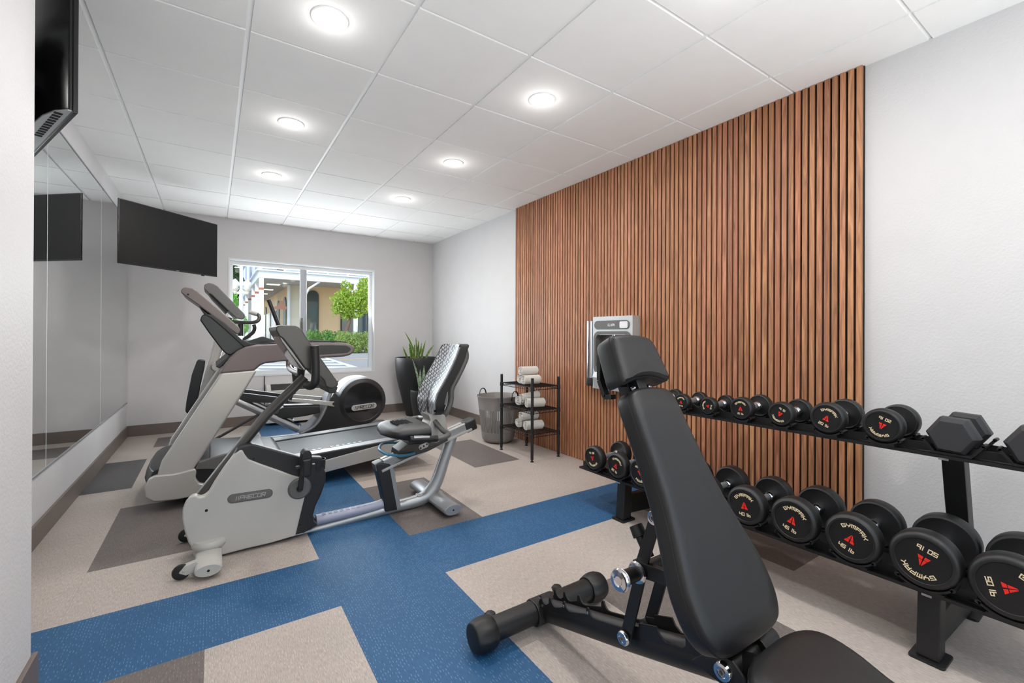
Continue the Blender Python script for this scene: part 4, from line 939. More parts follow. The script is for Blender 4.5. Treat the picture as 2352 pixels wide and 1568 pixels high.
# carriage, badge, lever
CG = [(916, 1036), (938, 1020), (1004, 1016), (1024, 1004), (1027, 996), (1030, 1012), (985, 1036), (922, 1056), (914, 1052)]
prof(CG, 2.77, 2.77, 2.91, 'seat_carriage', M['bronze'], bk, .006)
bc = px3(973, 1024, 2.768); bdg = pill(bc, .070, .033, RA*.9, 2.765, 2.772, 'adjustment_badge', M['silver'], bk, .001)
for dx in (-.022, 0, .022): MB().lathe([(.001, 2.7640), (.0065, 2.7640), (.0065, 2.766)], (bc.x+dx, 0, bc.z+dx*.45), 'y', 12).build('symbol', M['dark'], bdg)
lv = [px3(952, 1040, 2.76), px3(925, 1046, 2.72), px3(890, 1043, 2.70), px3(876, 1036, 2.74), px3(871, 1030, 2.84), px3(878, 1019, 2.98), px3(900, 1016, 3.0), px3(925, 1018, 2.92)]
MB().tube(lv, .0085, 10, smooth=5).build('adjust_lever', M['bluecord'], bk, label='blue loop shaped adjustment lever')
# seat: wide nose, domed
sb, st = [], []
def seatsec(f):
    """f 0 nose .. 1 rear"""
    x = .848+.30*f; w_ = .155+.045*math.sin(min(f, 1)*math.pi*.6)
    return x, w_
mb = MB(); R = []
for i in range(15):
    f = i/14; x = .895+.262*f; w_ = .19*math.sqrt(max(1-(1-min(f/.30, 1))**2.4, .0)) + .004 + .015*f; zt = .556+.022*min(f/.4, 1)+.006*f - .035*(1-min(f/.12, 1))**2; zb = .518-.035*min(f/.5, 1)
    zm = (zt+zb)/2; h = (zt-zb)/2+.002; ring = []
    for k in range(28):
        a = 2*math.pi*k/28; c, s = math.cos(a), math.sin(a)
        yy = math.copysign(abs(c)**.75, c)*w_; zz = math.copysign(abs(s)**.62, s)*h
        if s > 0: zz -= .006*math.cos(abs(yy)/max(w_, .01)*math.pi)*(.6 if f > .2 else 0)
        ring.append(Vector((x, YC+yy, zm+zz+.03*(.5-f)*0)))
    R.append(ring)
mb.rings(R); seat = mb.build('seat', M['dark'], bk, ang=70)
g = MB()
for i in range(7):
    for j in range(6):
        x = .985+.016*i; y = YC-.06+.024*j; g.box(x-.007, x+.007, y-.002+(i % 2)*.012, y+.002+(i % 2)*.012, .574, .5845)
g.build('seat_grooves', M['rub'], seat, flat=True, kind='stuff')
# seat to back bracket
BR = [(958, 1010), (968, 998), (985, 965), (980, 950), (1020, 950), (1024, 975), (1030, 1000), (1025, 1012), (1002, 1018)]
prof(BR, 2.80, 2.775, 2.905, 'seat_bracket', M['silver'], bk, .012)
# backrest shell from near/far edge pixels
NE = [(1062, 790), (1060, 800), (1053, 822), (1042, 845), (1030, 868), (1019, 888), (1010, 905), (1004, 928), (1002, 945), (1001, 956)]
FE = [(1020, 789), (1013, 797), (1004, 815), (994, 834), (984, 852), (973, 872), (964, 889), (959, 912), (963, 936), (974, 953)]
def dens(L, k=4): return [((a[0]+(b[0]-a[0])*i/k), (a[1]+(b[1]-a[1])*i/k)) for a, b in zip(L, L[1:]) for i in range(k)]+[L[-1]]
NE, FE = dens(NE), dens(FE)
ny_, fy_ = 2.675, 3.005
def near(i): return px3(*NE[i], ny_)
def far(i): return px3(*FE[i], fy_)
NI = len(NE)-1
def rowpt(i, j, o=0):
    a, b = near(i), far(i); f = j/12
    x = (a.x+b.x)/2; z = a.z+(b.z-a.z)*f
    t = i/NI; wn2 = (1.0 - .06*max(0, (.35-t)/.35)**2)*(.78+.22*math.sqrt(max(0, 1-(max(0, .07-t)/.07)**2)))*(.52+.48*math.sqrt(max(0, 1-(max(0, t-.80)/.20)**2)))
    y = YC + (a.y+(b.y-a.y)*f-YC)*wn2
    q = abs(f-.5)*2
    x += .030*math.cos(f*math.pi*2-math.pi)*0 - .022*(q**2)
    return Vector((x+o, y, z))
mb = MB(); mb.grid(lambda i, j: rowpt(i, j, .016), NI, 12, thick=lambda i, j: rowpt(i, j, .075)); brest = mb.build('backrest', M['rub'], bk, bev=.010, seg=2, ang=50)
def perf_mat():
    m = bpy.data.materials.new('perforated_silver'); m.use_nodes = True; nt = m.node_tree; b = nt.nodes['Principled BSDF']; L = nt.links
    def mth(op, a, b_=None, c=None):
        n = nt.nodes.new('ShaderNodeMath'); n.operation = op
        for i, v in enumerate((a, b_, c)):
            if v is None: continue
            if isinstance(v, (int, float)): n.inputs[i].default_value = v
            else: L.new(v, n.inputs[i])
        return n.outputs[0]
    tc = nt.nodes.new('ShaderNodeTexCoord'); sp = nt.nodes.new('ShaderNodeSeparateXYZ'); L.new(tc.outputs['Object'], sp.inputs[0])
    y, z = sp.outputs[1], sp.outputs[2]
    col = mth('MULTIPLY', y, 1/.0185); ci = mth('FLOOR', col); fx = mth('SUBTRACT', mth('FRACT', col), .5)
    rz = mth('ADD', mth('MULTIPLY', z, 1/.046), mth('MULTIPLY', mth('FRACT', mth('MULTIPLY', ci, .37)), 1.)); fz = mth('SUBTRACT', mth('FRACT', rz), .5)
    a = mth('LESS_THAN', mth('ABSOLUTE', fx), .30); c = mth('LESS_THAN', mth('ABSOLUTE', fz), .36)
    cen = mth('GREATER_THAN', mth('ABSOLUTE', mth('ADD', mth('SUBTRACT', y, YC), mth('MULTIPLY', mth('SUBTRACT', z, .86), -.02))), .0135)
    slots = mth('MULTIPLY', mth('MULTIPLY', a, c), cen)
    groove = mth('MULTIPLY', mth('LESS_THAN', mth('ABSOLUTE', mth('SUBTRACT', y, YC)), mth('MULTIPLY_ADD', mth('SUBTRACT', .96, z), .055, .001)), mth('LESS_THAN', z, .96))
    k = mth('MAXIMUM', slots, groove)
    mx = nt.nodes.new('ShaderNodeMix'); mx.data_type = 'RGBA'; mx.inputs['A'].default_value = (*lin((.72, .73, .75)), 1); mx.inputs['B'].default_value = (*lin((.07, .07, .075)), 1)
    L.new(k, mx.inputs['Factor']); L.new(mx.outputs['Result'], b.inputs['Base Color']); b.inputs['Roughness'].default_value = .35
    L.new(mth('MULTIPLY', mth('SUBTRACT', 1., k), .35), b.inputs['Metallic'])
    return m
mb = MB(); mb.grid(lambda i, j: rowpt(i, .9+j*.85, .004), NI, 12, thick=lambda i, j: rowpt(i, .9+j*.85, .018)); mb.build('perforated_panel', perf_mat(), bk, bev=.003, ang=60, label='silver panel with dark slots')
# spine tube behind the backrest
MB().tube([px3(1066, 800, YC-.05), px3(1070, 822, YC-.05), px3(1050, 866, YC-.05), px3(1037, 892, YC-.05), px3(1035, 920, YC-.05), px3(1026, 945, YC-.05), px3(1010, 962, YC-.02)], .021, 16, smooth=4).build('back_tube', M['mid'], bk)
# side handles
for s, yy in ((0, 2.60), (1, 3.08)):
    sg = 1 if s else -1
    if s == 0: a, b, c = px3(941, 1009, yy), px3(1004, 1007, yy), px3(1026, 1001, yy)
    else: a = Vector((.985, yy, .525)); b = Vector((1.16, yy, .545)); c = Vector((1.22, yy, .55))
    if s == 0: a = Vector((a.x, yy, a.z))
    base = Vector((1.245, YC+sg*.06, .575))
    MB().tube([b, c, Vector((c.x+.025, yy-sg*.03, c.z+.008)), Vector((c.x+.02, yy-sg*.10, c.z+.015)), base], .017, 14, smooth=4).build('handle_tube', M['mid'], bk)
    MB().cyl(a, b, .0205, 18).build('handle_grip', M['rub'], bk)
    MB().tube([a.lerp(b, .12)+Vector((0, -.006, .012)), a.lerp(b, .68)+Vector((0, -.006, .012))], .0125, 12).build('pulse_contact', M['chrome'], bk)
# console and near hand grip
CN = [(633, 757), (634, 750), (645, 746), (680, 748), (692, 754), (708, 780), (740, 826), (777, 878), (778, 884), (771, 890), (762, 893), (748, 888), (745, 875), (722, 852), (700, 846), (672, 806), (650, 778), (641, 772)]
prof(CN, 2.66, 2.66, 3.02, 'console', M['bronze'], bk, .012, seg=3)
prof([(641, 772), (650, 774), (705, 848), (700, 852), (690, 845), (648, 785)], 2.66, 2.675, 3.005, 'console_display', M['gloss'], bk, .004)
prof([(748, 884), (777, 888), (772, 902), (757, 904)], 2.70, 2.70, 2.98, 'console_tray', M['dark'], bk, .006)
for yy in (2.60, 3.08):
    sg = -1 if yy < YC else 1
    o = PY(725, 790, 2.60)
    P4 = [Vector((o.x-.005, yy, 1.095)), Vector((o.x, yy, 1.00)), Vector((o.x, yy, .915)), Vector((o.x-.008, yy+(-sg)*.006, .888)), Vector((o.x-.022, yy-sg*.02, .876)), Vector((o.x-.034, yy-sg*.05, .880))]
    MB().tube(P4, .0225, 18, smooth=4, flat=1.).build('hand_grip', M['rub'], bk)
MB().lathe([(.008, 0), (.008, .004), (.004, .006)], (PY(716, 787, 2.6).x+.028, 2.615, 1.02), 'x', 10).build('bolt', M['chrome'], bk)

# ================================================================ TREADMILL
TN, TF = 3.665, 4.47
tr = thing('treadmill', 'large silver treadmill with taupe handrails behind the recumbent bike', 'treadmill', (.6, 4.07, 0))
def tprof(pts, ya, yb, name, m, bev=.01, yref=None, parent=None, **k): return MB().prism(xz(pts, ya if yref is None else yref), 'y', ya, yb).build(name, M[m] if isinstance(m, str) else m, parent or tr, bev=bev, **k)
UP = [(358, 1100), (370, 1062), (505, 860), (508, 856), (583, 850), (590, 852), (567, 890), (447, 1075), (440, 1092)]
for ya, yref in ((TN, TN), (TF-.07, None)):
    q = xz(UP, TN)
    MB().prism(q, 'y', ya, ya+.08).build('upright', M['silver'], tr, bev=.032, seg=6)
ARM = [(503, 859), (512, 842), (527, 822), (545, 806), (566, 796), (592, 791), (640, 788), (700, 787), (760, 786), (795, 787), (808, 792), (815, 799), (814, 808), (806, 815), (790, 819), (740, 822), (690, 827), (640, 831), (612, 834), (600, 838), (592, 845), (584, 852)]
INS = [(705, 793), (760, 792), (795, 793), (805, 798), (806, 804), (798, 810), (760, 813), (705, 817)]
for ya in (TN, TF-.06):
    MB().prism(xz(ARM, TN), 'y', ya, ya+.06).build('handrail', M['taupe'], tr, bev=.016, seg=3)
    MB().prism(xz(INS, TN), 'y', ya-.0015, ya+.01).build('handrail_inset', M['dark'], tr, bev=.004)
    MB().prism(xz([(600, 790), (700, 786), (780, 785), (800, 787), (795, 784), (760, 782), (700, 782), (640, 785)], TN), 'y', ya+.008, ya+.052).build('handrail_pad', M['dark'], tr, bev=.003)
# motor hood
hd = MB(); N = 22; R = []
HT = [(-.375, .165), (-.36, .235), (-.325, .285), (-.27, .315), (-.19, .325), (-.08, .318), (.06, .30), (.20, .285), (.30, .275)]
def hood(y0, y1, bot, top, name, m, bev): return MB().prism(bot+top, 'y', y0, y1).build(name, m, tr, bev=bev, seg=3)
hb_ = [(.36, .09), (.10, .075), (-.06, .070), (-.22, .052), (-.31, .060), (-.36, .095)]
SK = xz([(333, 1143), (330, 1120), (341, 1100), (356, 1092), (400, 1088), (448, 1076), (452, 1082), (449, 1098), (458, 1110), (478, 1112), (500, 1110), (540, 1100), (590, 1092), (590, 1112), (500, 1130), (460, 1137), (405, 1148), (352, 1153)], TN-.01)
for ya in (TN-.01, TF-.03):
    MB().prism(SK, 'y', ya, ya+.04).build('side_skirt', M['silver'], tr, bev=.014, seg=3)
mb = MB(); R = []
prof_h = [(-.34, .075), (-.395, .13), (-.41, .20), (-.385, .265), (-.33, .30), (-.22, .315), (-.05, .315), (.18, .30), (.34, .285), (.34, .12), (.0, .085), (-.2, .065)]
ys2 = [TN+.02, TN+.06, TN+.16, (TN+TF)/2, TF-.16, TF-.06, TF-.02]
for y in ys2:
    k = 1-abs((y-(TN+TF)/2)/((TF-TN)/2))**3; R.append([Vector((x+(.075-.05*k if x < -.2 else 0), y, z-(.02 if z > .29 else 0))) for x, z in prof_h])
mb.rings(R); mb.build('motor_hood', M['darkb'], tr, bev=.006, ang=50)
MB().prism([(-.02, .300), (.42, .262), (.46, .225), (.46, .12), (0, .12)], 'y', TN+.035, TF-.035).build('hood_cover', M['dark'], tr, bev=.012)
tprof([(590, 1022), (640, 1038), (575, 1075), (448, 1078), (455, 1062)], TN-.004, TN+.04, 'skirt_insert', 'mid', .006)
# deck: slightly rising toward the rear
def dz(x): return .222+.050*(x-.30)
def slab(y0, y1, h0, h1, name, m, xa=.30, xb=1.61, bev=.004, **k): return MB().prism([(xa, dz(xa)+h0), (xb, dz(xb)+h0), (xb, dz(xb)+h1), (xa, dz(xa)+h1)], 'y', y0, y1).build(name, M[m], tr, bev=bev, **k)
slab(TN+.125, TF-.125, -.09, -.012, 'running_deck', 'blk', xb=1.59)
slab(TN+.13, TF-.13, -.013, -.006, 'running_belt', 'belt', .28, 1.60, .002)
for a, b in ((TN, TN+.12), (TF-.12, TF)):
    rl = slab(a, b, -.075, 0, 'side_rail', 'dark', bev=.006)
    g = MB()
    for k in range(7):
        yy = a+.016+k*.0145; g.prism([(.31, dz(.31)-.002), (1.60, dz(1.60)-.002), (1.60, dz(1.60)+.004), (.31, dz(.31)+.004)], 'y', yy-.0048, yy+.0048)
    g.build('rail_ribs', M['silverd'], rl, flat=True)
tprof([(735, 1060), (1005, 986), (1005, 1017), (735, 1088)], TN-.006, TN+.01, 'rail_side_panel', 'silver', .006)
MB().cyl((1.58, TN+.02, dz(1.58)-.045), (1.58, TF-.02, dz(1.58)-.045), .042, 24).build('rear_roller_cover', M['dark'], tr)
lt = MB()
for k in range(9): 
    if k != 2: lt.box(.66+k*.045, .684+k*.045, TN+.145, TN+.165, dz(.75+k*.03)-.008, dz(.75+k*.045)-.003)
lt.build('belt_print', M['silver'], tr, flat=True, kind='stuff')
for x in (-.15, 1.28):
    for y in (TN+.16, TF-.16): MB().cyl((x, y, 0), (x, y, .085), .025, 16, .03).build('foot', M['rub'], tr)
for y in (TN+.09, TF-.09): MB().box(1.24, 1.32, y+(.04 if y < 4 else -.10), y+(.10 if y < 4 else -.04), .08, dz(1.28)-.06).build('rear_foot_block', M['dark'], tr, bev=.004)
# console: dark shell, tray, tilted display
CB = [(459, 735), (463, 724), (472, 720), (487, 722), (515, 741), (535, 760), (556, 780), (566, 787), (590, 789), (610, 790), (580, 797), (548, 808), (528, 816), (518, 812), (508, 802), (480, 765)]
tprof(CB, 3.78, 4.36, 'console_shell', 'darkb', .014, yref=3.78, seg=3)
tprof([(470, 722), (487, 722), (515, 741), (540, 766), (556, 780), (575, 788), (610, 790), (560, 797), (520, 760), (485, 730)], 3.765, 4.375, 'console_fascia', 'dark', .006, yref=3.77, seg=2)
tprof([(548, 806), (528, 816), (495, 842), (505, 846), (530, 820)], 3.74, 4.40, 'console_neck', 'dark', .006, yref=3.74)
DS = [(415, 671), (417, 663), (426, 659), (444, 662), (453, 668), (548, 750), (552, 758), (549, 766), (543, 767), (455, 700), (425, 679)]
ds = tprof(DS, 3.80, 4.34, 'display_housing', 'taupe', .008, yref=3.80, seg=3)
tprof([(457, 672), (540, 744), (538, 745), (455, 674)], 3.83, 4.31, 'display_screen', 'gloss', .0, yref=3.80, parent=ds)
tprof([(455, 701), (543, 768), (549, 775), (540, 778), (470, 722)], 3.85, 4.29, 'display_mount', 'darkb', .006, yref=3.80)
MB().lathe([(.001, 3.7985), (.006, 3.7985), (.006, 3.803)], (PY(432, 676, 3.8).x, 0, PY(432, 676, 3.8).z), 'y', 12).build('screw_hole', M['slot'], ds)
tprof([(560, 786), (603, 772), (640, 784), (650, 792), (600, 796)], 3.80, 4.34, 'accessory_tray', 'darkb', .006, yref=3.80)
sp3 = [px3(694, 818, TN+.03), px3(694, 846, TN+.03)]; b_ = sp3[1]
MB().tube([sp3[0], b_, b_+Vector((0, .05, -.035)), b_+Vector((0, .25, -.05)), Vector((b_.x, TF-.25, b_.z-.05)), Vector((b_.x, TF-.08, b_.z-.035)), Vector((b_.x, TF-.03, b_.z)), Vector((sp3[0].x, TF-.03, sp3[0].z))], .022, 14, smooth=4).build('cross_handle', M['taupe'], tr)

# ================================================================ ELLIPTICAL
EN, EF, EC = 4.90, 5.56, 5.23
el = thing('elliptical_trainer', 'dark grey elliptical trainer with round rear drum under the window', 'elliptical machine', (.6, EC, 0))
def ep(pts, ya, yb, name, m, bev=.008, yref=None, parent=None, **k): return MB().prism(xz(pts, ya if yref is None else yref), 'y', ya, yb).build(name, M[m] if isinstance(m, str) else m, parent or el, bev=bev, **k)
c = PY(834, 922, 5.03); RR = .262
def drum(y0, y1, rr, name, m, x=c.x, z=c.z, pr_=None): return MB().lathe(pr_ or [(.001, y0), (rr*.9, y0), (rr*.97, y0+.01), (rr, y0+.03), (rr, y1-.02), (rr*.97, y1), (.001, y1)], (x, 0, z), 'y', 64).build(name, M[m], el)
d0 = drum(5.02, 5.12, RR, 'drum_cover', 'dark', pr_=[(RR*.80, 5.016), (RR*.82, 5.012), (RR*.97, 5.03), (RR, 5.06), (RR, 5.11), (RR*.93, 5.12), (RR*.80, 5.12)])
MB().lathe([(.001, 5.013), (RR*.785, 5.015), (RR*.80, 5.022), (RR*.80, 5.10), (.001, 5.10)], (c.x, 0, c.z), 'y', 64).build('glossy_disc', M['gloss'], d0)
drum(5.34, 5.45, RR, 'drum_cover', 'dark')
drum(5.12, 5.34, RR*.93, 'flywheel_housing', 'blk')
# pale crest along the top
cr = MB(); R = []
for k in range(19):
    a = math.radians(62+k*5.2); o = Vector((c.x, 0, c.z)); d = Vector((math.cos(a), 0, math.sin(a)))
    R.append([o+d*(RR*.985)+Vector((0, 5.10, 0)), o+d*(RR*1.035)+Vector((0, 5.13, 0)), o+d*(RR*1.035)+Vector((0, 5.33, 0)), o+d*(RR*.985)+Vector((0, 5.36, 0))])
cr.rings(R); cr.build('crest_cover', M['silver'], el)
lp_ = PY(837, 934, 5.0); lp_.y = 5.0
bd2 = pill(lp_, .275, .062, math.radians(3.5), 5.002, 5.016, 'badge', M['silver'], el, .004)
lt = MB(); lettering(lt, '||PRECOR', lambda a, b, d: plog(a, b-.016, d, lp_, 5.001, math.radians(3.5), .3), .023, .032, .007, .0050, .0006); lt.build('lettering', M['dark'], bd2, flat=True)
ep([(768, 900), (742, 940), (735, 965), (715, 985), (690, 1000), (700, 1004), (740, 1003), (790, 1000), (900, 985), (905, 975), (830, 975)], 5.03, 5.43, 'rear_base', 'dark', .012, yref=5.05)
MB().tube([PY(765, 880, 5.04), PY(758, 905, 5.04), PY(742, 948, 5.04), PY(722, 978, 5.04), PY(690, 996, 5.04)], [.018, .02, .018, .014, .010], 12, smooth=4).build('base_trim', M['silverd'], el)
# ramp
for ya in (4.96, 5.38):
    a, b = PY(560, 925, 4.96), PY(688, 990, 4.96)
    aa, bb = Vector((a.x-.12, ya, a.z+.062)), Vector((b.x-.01, ya, b.z+.022))
    MB().tube([aa, bb], .045, 20, flat=.8, up=(0, 1, 0)).build('ramp_beam', M['silverd'], el, bev=.004)
    n_ = Vector((-(bb-aa).z, 0, (bb-aa).x)).normalized()
    MB().tube([aa+n_*.037, bb+n_*.037-(bb-aa)*.03], .022, 8, flat=.35, up=(0, 1, 0)).build('ramp_track', M['slot'], el)
for ya, dx in ((4.93, 0), (5.33, -.06)):
    q = [(x+dx, z) for x, z in xz([(636, 952), (642, 940), (652, 934), (735, 932), (736, 948), (700, 956), (655, 962), (645, 966), (638, 962)], 4.93)]
    MB().prism(q, 'y', ya, ya+.15).build('foot_pedal', M['dark'], el, bev=.012)
    MB().prism([(x, z+.012) for x, z in q[2:4]]+[(q[3][0], q[3][1]-.01), (q[2][0], q[2][1]-.01)], 'y', ya+.02, ya+.13).build('pedal_mat', M['rub'], el)
    q = [(x, z) for x, z in xz([(500, 903), (560, 902), (660, 914), (664, 926), (600, 924), (500, 922)], 4.95)]
    MB().prism(q, 'y', ya, ya+.035).build('pedal_arm', M['dark'], el, bev=.006)
for ya in (4.97, 5.40):
    MB().prism(xz([(664, 914), (760, 922), (768, 922), (768, 934), (752, 931), (664, 922)], 4.97), 'y', ya, ya+.025).build('crank_link', M['silver'], el, bev=.003)
    MB().lathe([(.001, ya-.012), (.014, ya-.012), (.016, ya-.004), (.016, ya+.03)], (PY(767, 927, 4.97).x, 0, PY(767, 927, 4.97).z), 'y', 16).build('crank_bolt', M['rub'], el)
# front column, dark cover
CO = [(443, 950), (452, 915), (470, 850), (489, 795), (492, 780), (522, 770), (514, 800), (500, 840), (484, 900), (470, 950), (470, 1010), (440, 1010)]
ep(CO, 5.16, 5.30, 'front_column', 'silver', .025, yref=5.1, seg=3)
ep([(425, 945), (428, 920), (440, 860), (452, 828), (458, 825), (472, 827), (470, 842), (462, 880), (450, 940), (440, 960)], 4.95, 5.02, 'swing_arm_cover', 'darkb', .012, yref=4.95, seg=3)
MB().lathe([(.001, 4.97), (.035, 4.97), (.045, 4.98), (.045, 5.2)], (PY(497, 842, 5.0).x, 0, PY(497, 842, 5.0).z), 'y', 28).build('pivot_boss', M['silver'], el)
ep([(500, 760), (516, 726), (534, 730), (526, 770)], 5.15, 5.31, 'console_post', 'mid', .010, yref=5.15)
DE = [(468, 662), (470, 653), (480, 649), (490, 651), (500, 657), (563, 722), (563, 730), (557, 734), (543, 731), (486, 676), (478, 672)]
de = ep(DE, 5.02, 5.44, 'display_housing', 'mid', .008, yref=5.02, seg=3)
ep([(500, 660), (556, 717), (554, 719), (498, 662)], 5.05, 5.41, 'display_screen', 'gloss', 0, yref=5.02, parent=de)
ep([(478, 673), (486, 677), (525, 714), (520, 720), (486, 684)], 5.08, 5.38, 'display_back', 'dark', .004, yref=5.05)
def e3(u, v, y): p = PY(u, v, y); return Vector((p.x, y, p.z))
MB().tube([e3(518, 738, 5.15), e3(552, 740, 5.0), e3(583, 740, 4.92), e3(595, 733, 4.92), e3(593, 723, 4.95), e3(575, 717, 5.0)], .017, 14, smooth=5).build('fixed_handlebar', M['bronze'], el)
MB().tube([e3(592, 722, 4.95), e3(574, 717, 4.98)], .021, 14).build('pulse_grip', M['silver'], el)
MB().tube([e3(583, 745, 5.0), e3(585, 753, 5.0), e3(582, 762, 5.02), e3(573, 770, 5.05), e3(560, 780, 5.1)], .017, 12, smooth=4).build('lower_handlebar', M['bronze'], el)
for ya, gp in ((4.93, ((617, 688), (645, 760), (668, 830), (676, 880), (666, 918))), (5.53, ((602, 778), (642, 800), (680, 822), (688, 860), (672, 912)))):
    pp = [PY(u, v, ya) for u, v in gp]
    MB().tube(pp[:2], .026, 16, flat=.75).build('moving_grip', M['dark'], el)
    MB().tube(pp[1:], .016, 12, smooth=4).build('moving_arm', M['dark'], el)
MB().box(-.22, .90, EC-.05, EC+.05, .02, .075).build('base_beam', M['silver'], el, bev=.012)
for x in (-.20, .86): MB().box(x-.05, x+.05, 4.95, 5.50, 0, .05).build('cross_foot', M['dark'], el, bev=.012)
MB().box(.0, .82, 4.93, 4.99, .012, .045).build('side_base_rail', M['silverd'], el, bev=.010)
MB().box(.0, .82, 5.46, 5.52, .012, .045).build('side_base_rail', M['silverd'], el, bev=.010)
MB().tube([e3(488, 1012, 4.93), e3(594, 952, 4.93)], .013, 10).build('brace_rod', M['bronze'], el)
for x in (.84, -.20):
    pass
c2 = PY(522, 776, 5.0)
bh_ = PY(553, 754, 5.1).x
MB().cyl((bh_, 5.1, 1.14), (bh_, 5.1, 1.255), .026, 20).build('bottle_holder', M['darkb'], el)

# ================================================================ OUTSIDE
GZ = .48
M['asph'] = mat('asphalt', (.60, .59, .58), .9, bump=.4, bscale=60, var=.06)
M['paint'] = mat('road_paint', (.86, .85, .82), .7, var=.06)
M['yel'] = mat('yellow_line', (.85, .66, .40), .7)
M['walk'] = mat('concrete_walk', (.70, .67, .63), .85, var=.05)
M['peach'] = mat('peach_stucco', (.90, .77, .61), .85, bump=.2, bscale=20, var=.04)
M['cremew'] = mat('cream_stucco', (.85, .81, .75), .8)
M['bwhite'] = mat('white_painted_wood', (.90, .91, .93), .5)
M['soff'] = mat('soffit_boards', (.66, .65, .62), .7)
M['siding'] = mat('pale_blue_siding', (.66, .72, .79), .6)
M['wglass'] = mat('dark_window_glass', (.24, .33, .38), .08, coat=.5)
M['arch'] = mat('arch_dark_frame', (.16, .19, .20), .4)
M['terra'] = mat('terracotta_band', (.66, .40, .30), .7)
M['soil2'] = M['soil']
S(MB().box(-40, 60, YB+.25, 90, GZ-.1, GZ), 'street_ground', M['asph'], flat=True)
def tagmesh(mb, name, m, lab, cat, group=None, **k): return tag(mb.build(name, m, **k), lab, cat, group)
# zebra crossing: bars as one marking
cwk = MB()
for (q) in ([(560, 857), (612, 857), (572, 838), (548, 842)],): pass
def gpoly(mb, pts, z=GZ+.004): mb._f([mb.bm.verts.new(PZ(u, v, z)) for u, v in pts])
for v0, v1, ul, ur in ((820.5, 822.5, 690, 735), (824.5, 827, 660, 755), (829, 832, 630, 765), (834.5, 838, 608, 785), (841, 845.5, 590, 805), (849, 853.5, 565, 822)):
    gpoly(cwk, [(ul-6, v1), (ur+5, v1), (ur, v0), (ul, v0)])
gpoly(cwk, [(545, 838), (575, 838), (640, 870), (585, 870)], GZ+.007); gpoly(cwk, [(735, 818.5), (743, 818.5), (850, 851), (826, 851)], GZ+.007)
tagmesh(cwk, 'zebra_crossing', M['paint'], 'white striped zebra crossing painted on the street outside', 'road marking', flat=True)
yl = MB(); gpoly(yl, [(780, 826.2), (780, 824.6), (870, 822.6), (870, 824.2)])
tagmesh(yl, 'road_line', M['yel'], 'thin yellow line on the road outside the window', 'road marking', flat=True)
FY = 22.0; cx_ = PY(600, 700, FY).x
S(MB().box(cx_-1.2, 16, FY-1.6, 60, GZ, GZ+.14), 'pavement', M['walk'], flat=True)

bld = thing('street_building', 'peach corner building with white arcade posts and arched windows across the street', 'building', (cx_, FY, GZ))
zt, zb = PY(603, 622, FY).z, PY(603, 638, FY).z
MB().box(cx_-.1, 16, FY-.1, FY+.12, zb, zt).box(cx_-.12, cx_+.12, FY+.12, 60, zb, zt).box(cx_-.18, 16, FY-.18, FY+.1, zt, zt+.06).box(cx_-.2, cx_+.1, FY+.1, 60, zt, zt+.06).build('fascia', M['bwhite'], bld, flat=True)
MB().box(cx_, 16, FY, 60, zb+.02, zb+.06).build('soffit', M['soff'], bld, flat=True)
WY = 24.6; wx = PY(666, 700, WY).x
MB().box(wx, 16, WY, WY+.4, GZ, zb+.1).build('front_wall', M['peach'], bld, flat=True)
MB().box(wx, wx+.35, WY-.01, 60, GZ, zb+.1).build('side_wall', M['peach'], bld, flat=True)
MB().box(wx-.02, PY(690, 700, WY).x, WY-.03, WY+.02, GZ, zb+.1).build('corner_pier', M['cremew'], bld, flat=True)
MB().cyl((wx-.06, WY-.12, GZ), (wx-.06, WY-.12, zb), .07, 10).build('downspout', M['bwhite'], bld)
def arch(u0, u1, vt, vb, y, nm='arched_window'):
    a, b = PY(u0, 750, y).x, PY(u1, 750, y).x; z1 = PY((u0+u1)/2, vt, y).z; z0 = max(PY((u0+u1)/2, vb, y).z, GZ+.02); r = (b-a)/2
    pts = [(a, z0), (b, z0)]+[((a+b)/2+r*math.cos(math.radians(t)), z1-r+r*math.sin(math.radians(t))) for t in range(0, 181, 12)]
    f = MB().prism(pts, 'y', y-.09, y+.05).build(nm, M['arch'], bld, flat=True)
    for zz0, zz1 in ((z0+.25, z0+1.25), (z0+1.38, z0+2.0)):
        MB().box(a+.12, b-.12, y-.11, y-.08, zz0, min(zz1, z1-r*.3)).build('pane', M['wglass'], f, flat=True)
    return f
arch(705, 731, 667, 793, WY)
b0 = MB().box(PY(782, 700, WY).x, PY(846, 700, WY).x, WY-.06, WY+.02, GZ+.1, PY(800, 716, WY).z).build('shop_window', M['arch'], bld, flat=True)
for u0, u1 in ((785, 812), (815, 842)): MB().box(PY(u0, 700, WY).x, PY(u1, 700, WY).x, WY-.09, WY-.05, GZ+.25, PY(800, 722, WY).z).build('pane', M['wglass'], b0, flat=True)
for k, y in enumerate((26.3, 29.2, 32.5, 36.5, 41)):
    z1 = PX(660, 672, wx).z if False else 3.15
    pts = [(y-.55, GZ+.1), (y+.55, GZ+.1)]+[(y+.55*math.cos(math.radians(t)), z1-.55+.55*math.sin(math.radians(t))) for t in range(0, 181, 15)]
    MB().prism(pts, 'x', wx-.05, wx+.02).build('arched_window', M['arch'], bld, flat=True)
for k in range(7): MB().box(wx-.07, wx-.03, 30+k*3.2, 32.4+k*3.2, GZ+.15, GZ+2.1).build('shopfront', M['wglass'], bld, flat=True)
for k in range(6): MB().box((cx_+wx)/2-.28, (cx_+wx)/2+.28, 24.5+k*3.0, 24.9+k*3.0, zb+.0, zb+.03).build('soffit_light', mat('soffit_lamp', (1, 1, .95), .5, em=(1, .97, .9), es=2.5) if k == 0 else bpy.data.materials['soffit_lamp'], bld, flat=True)
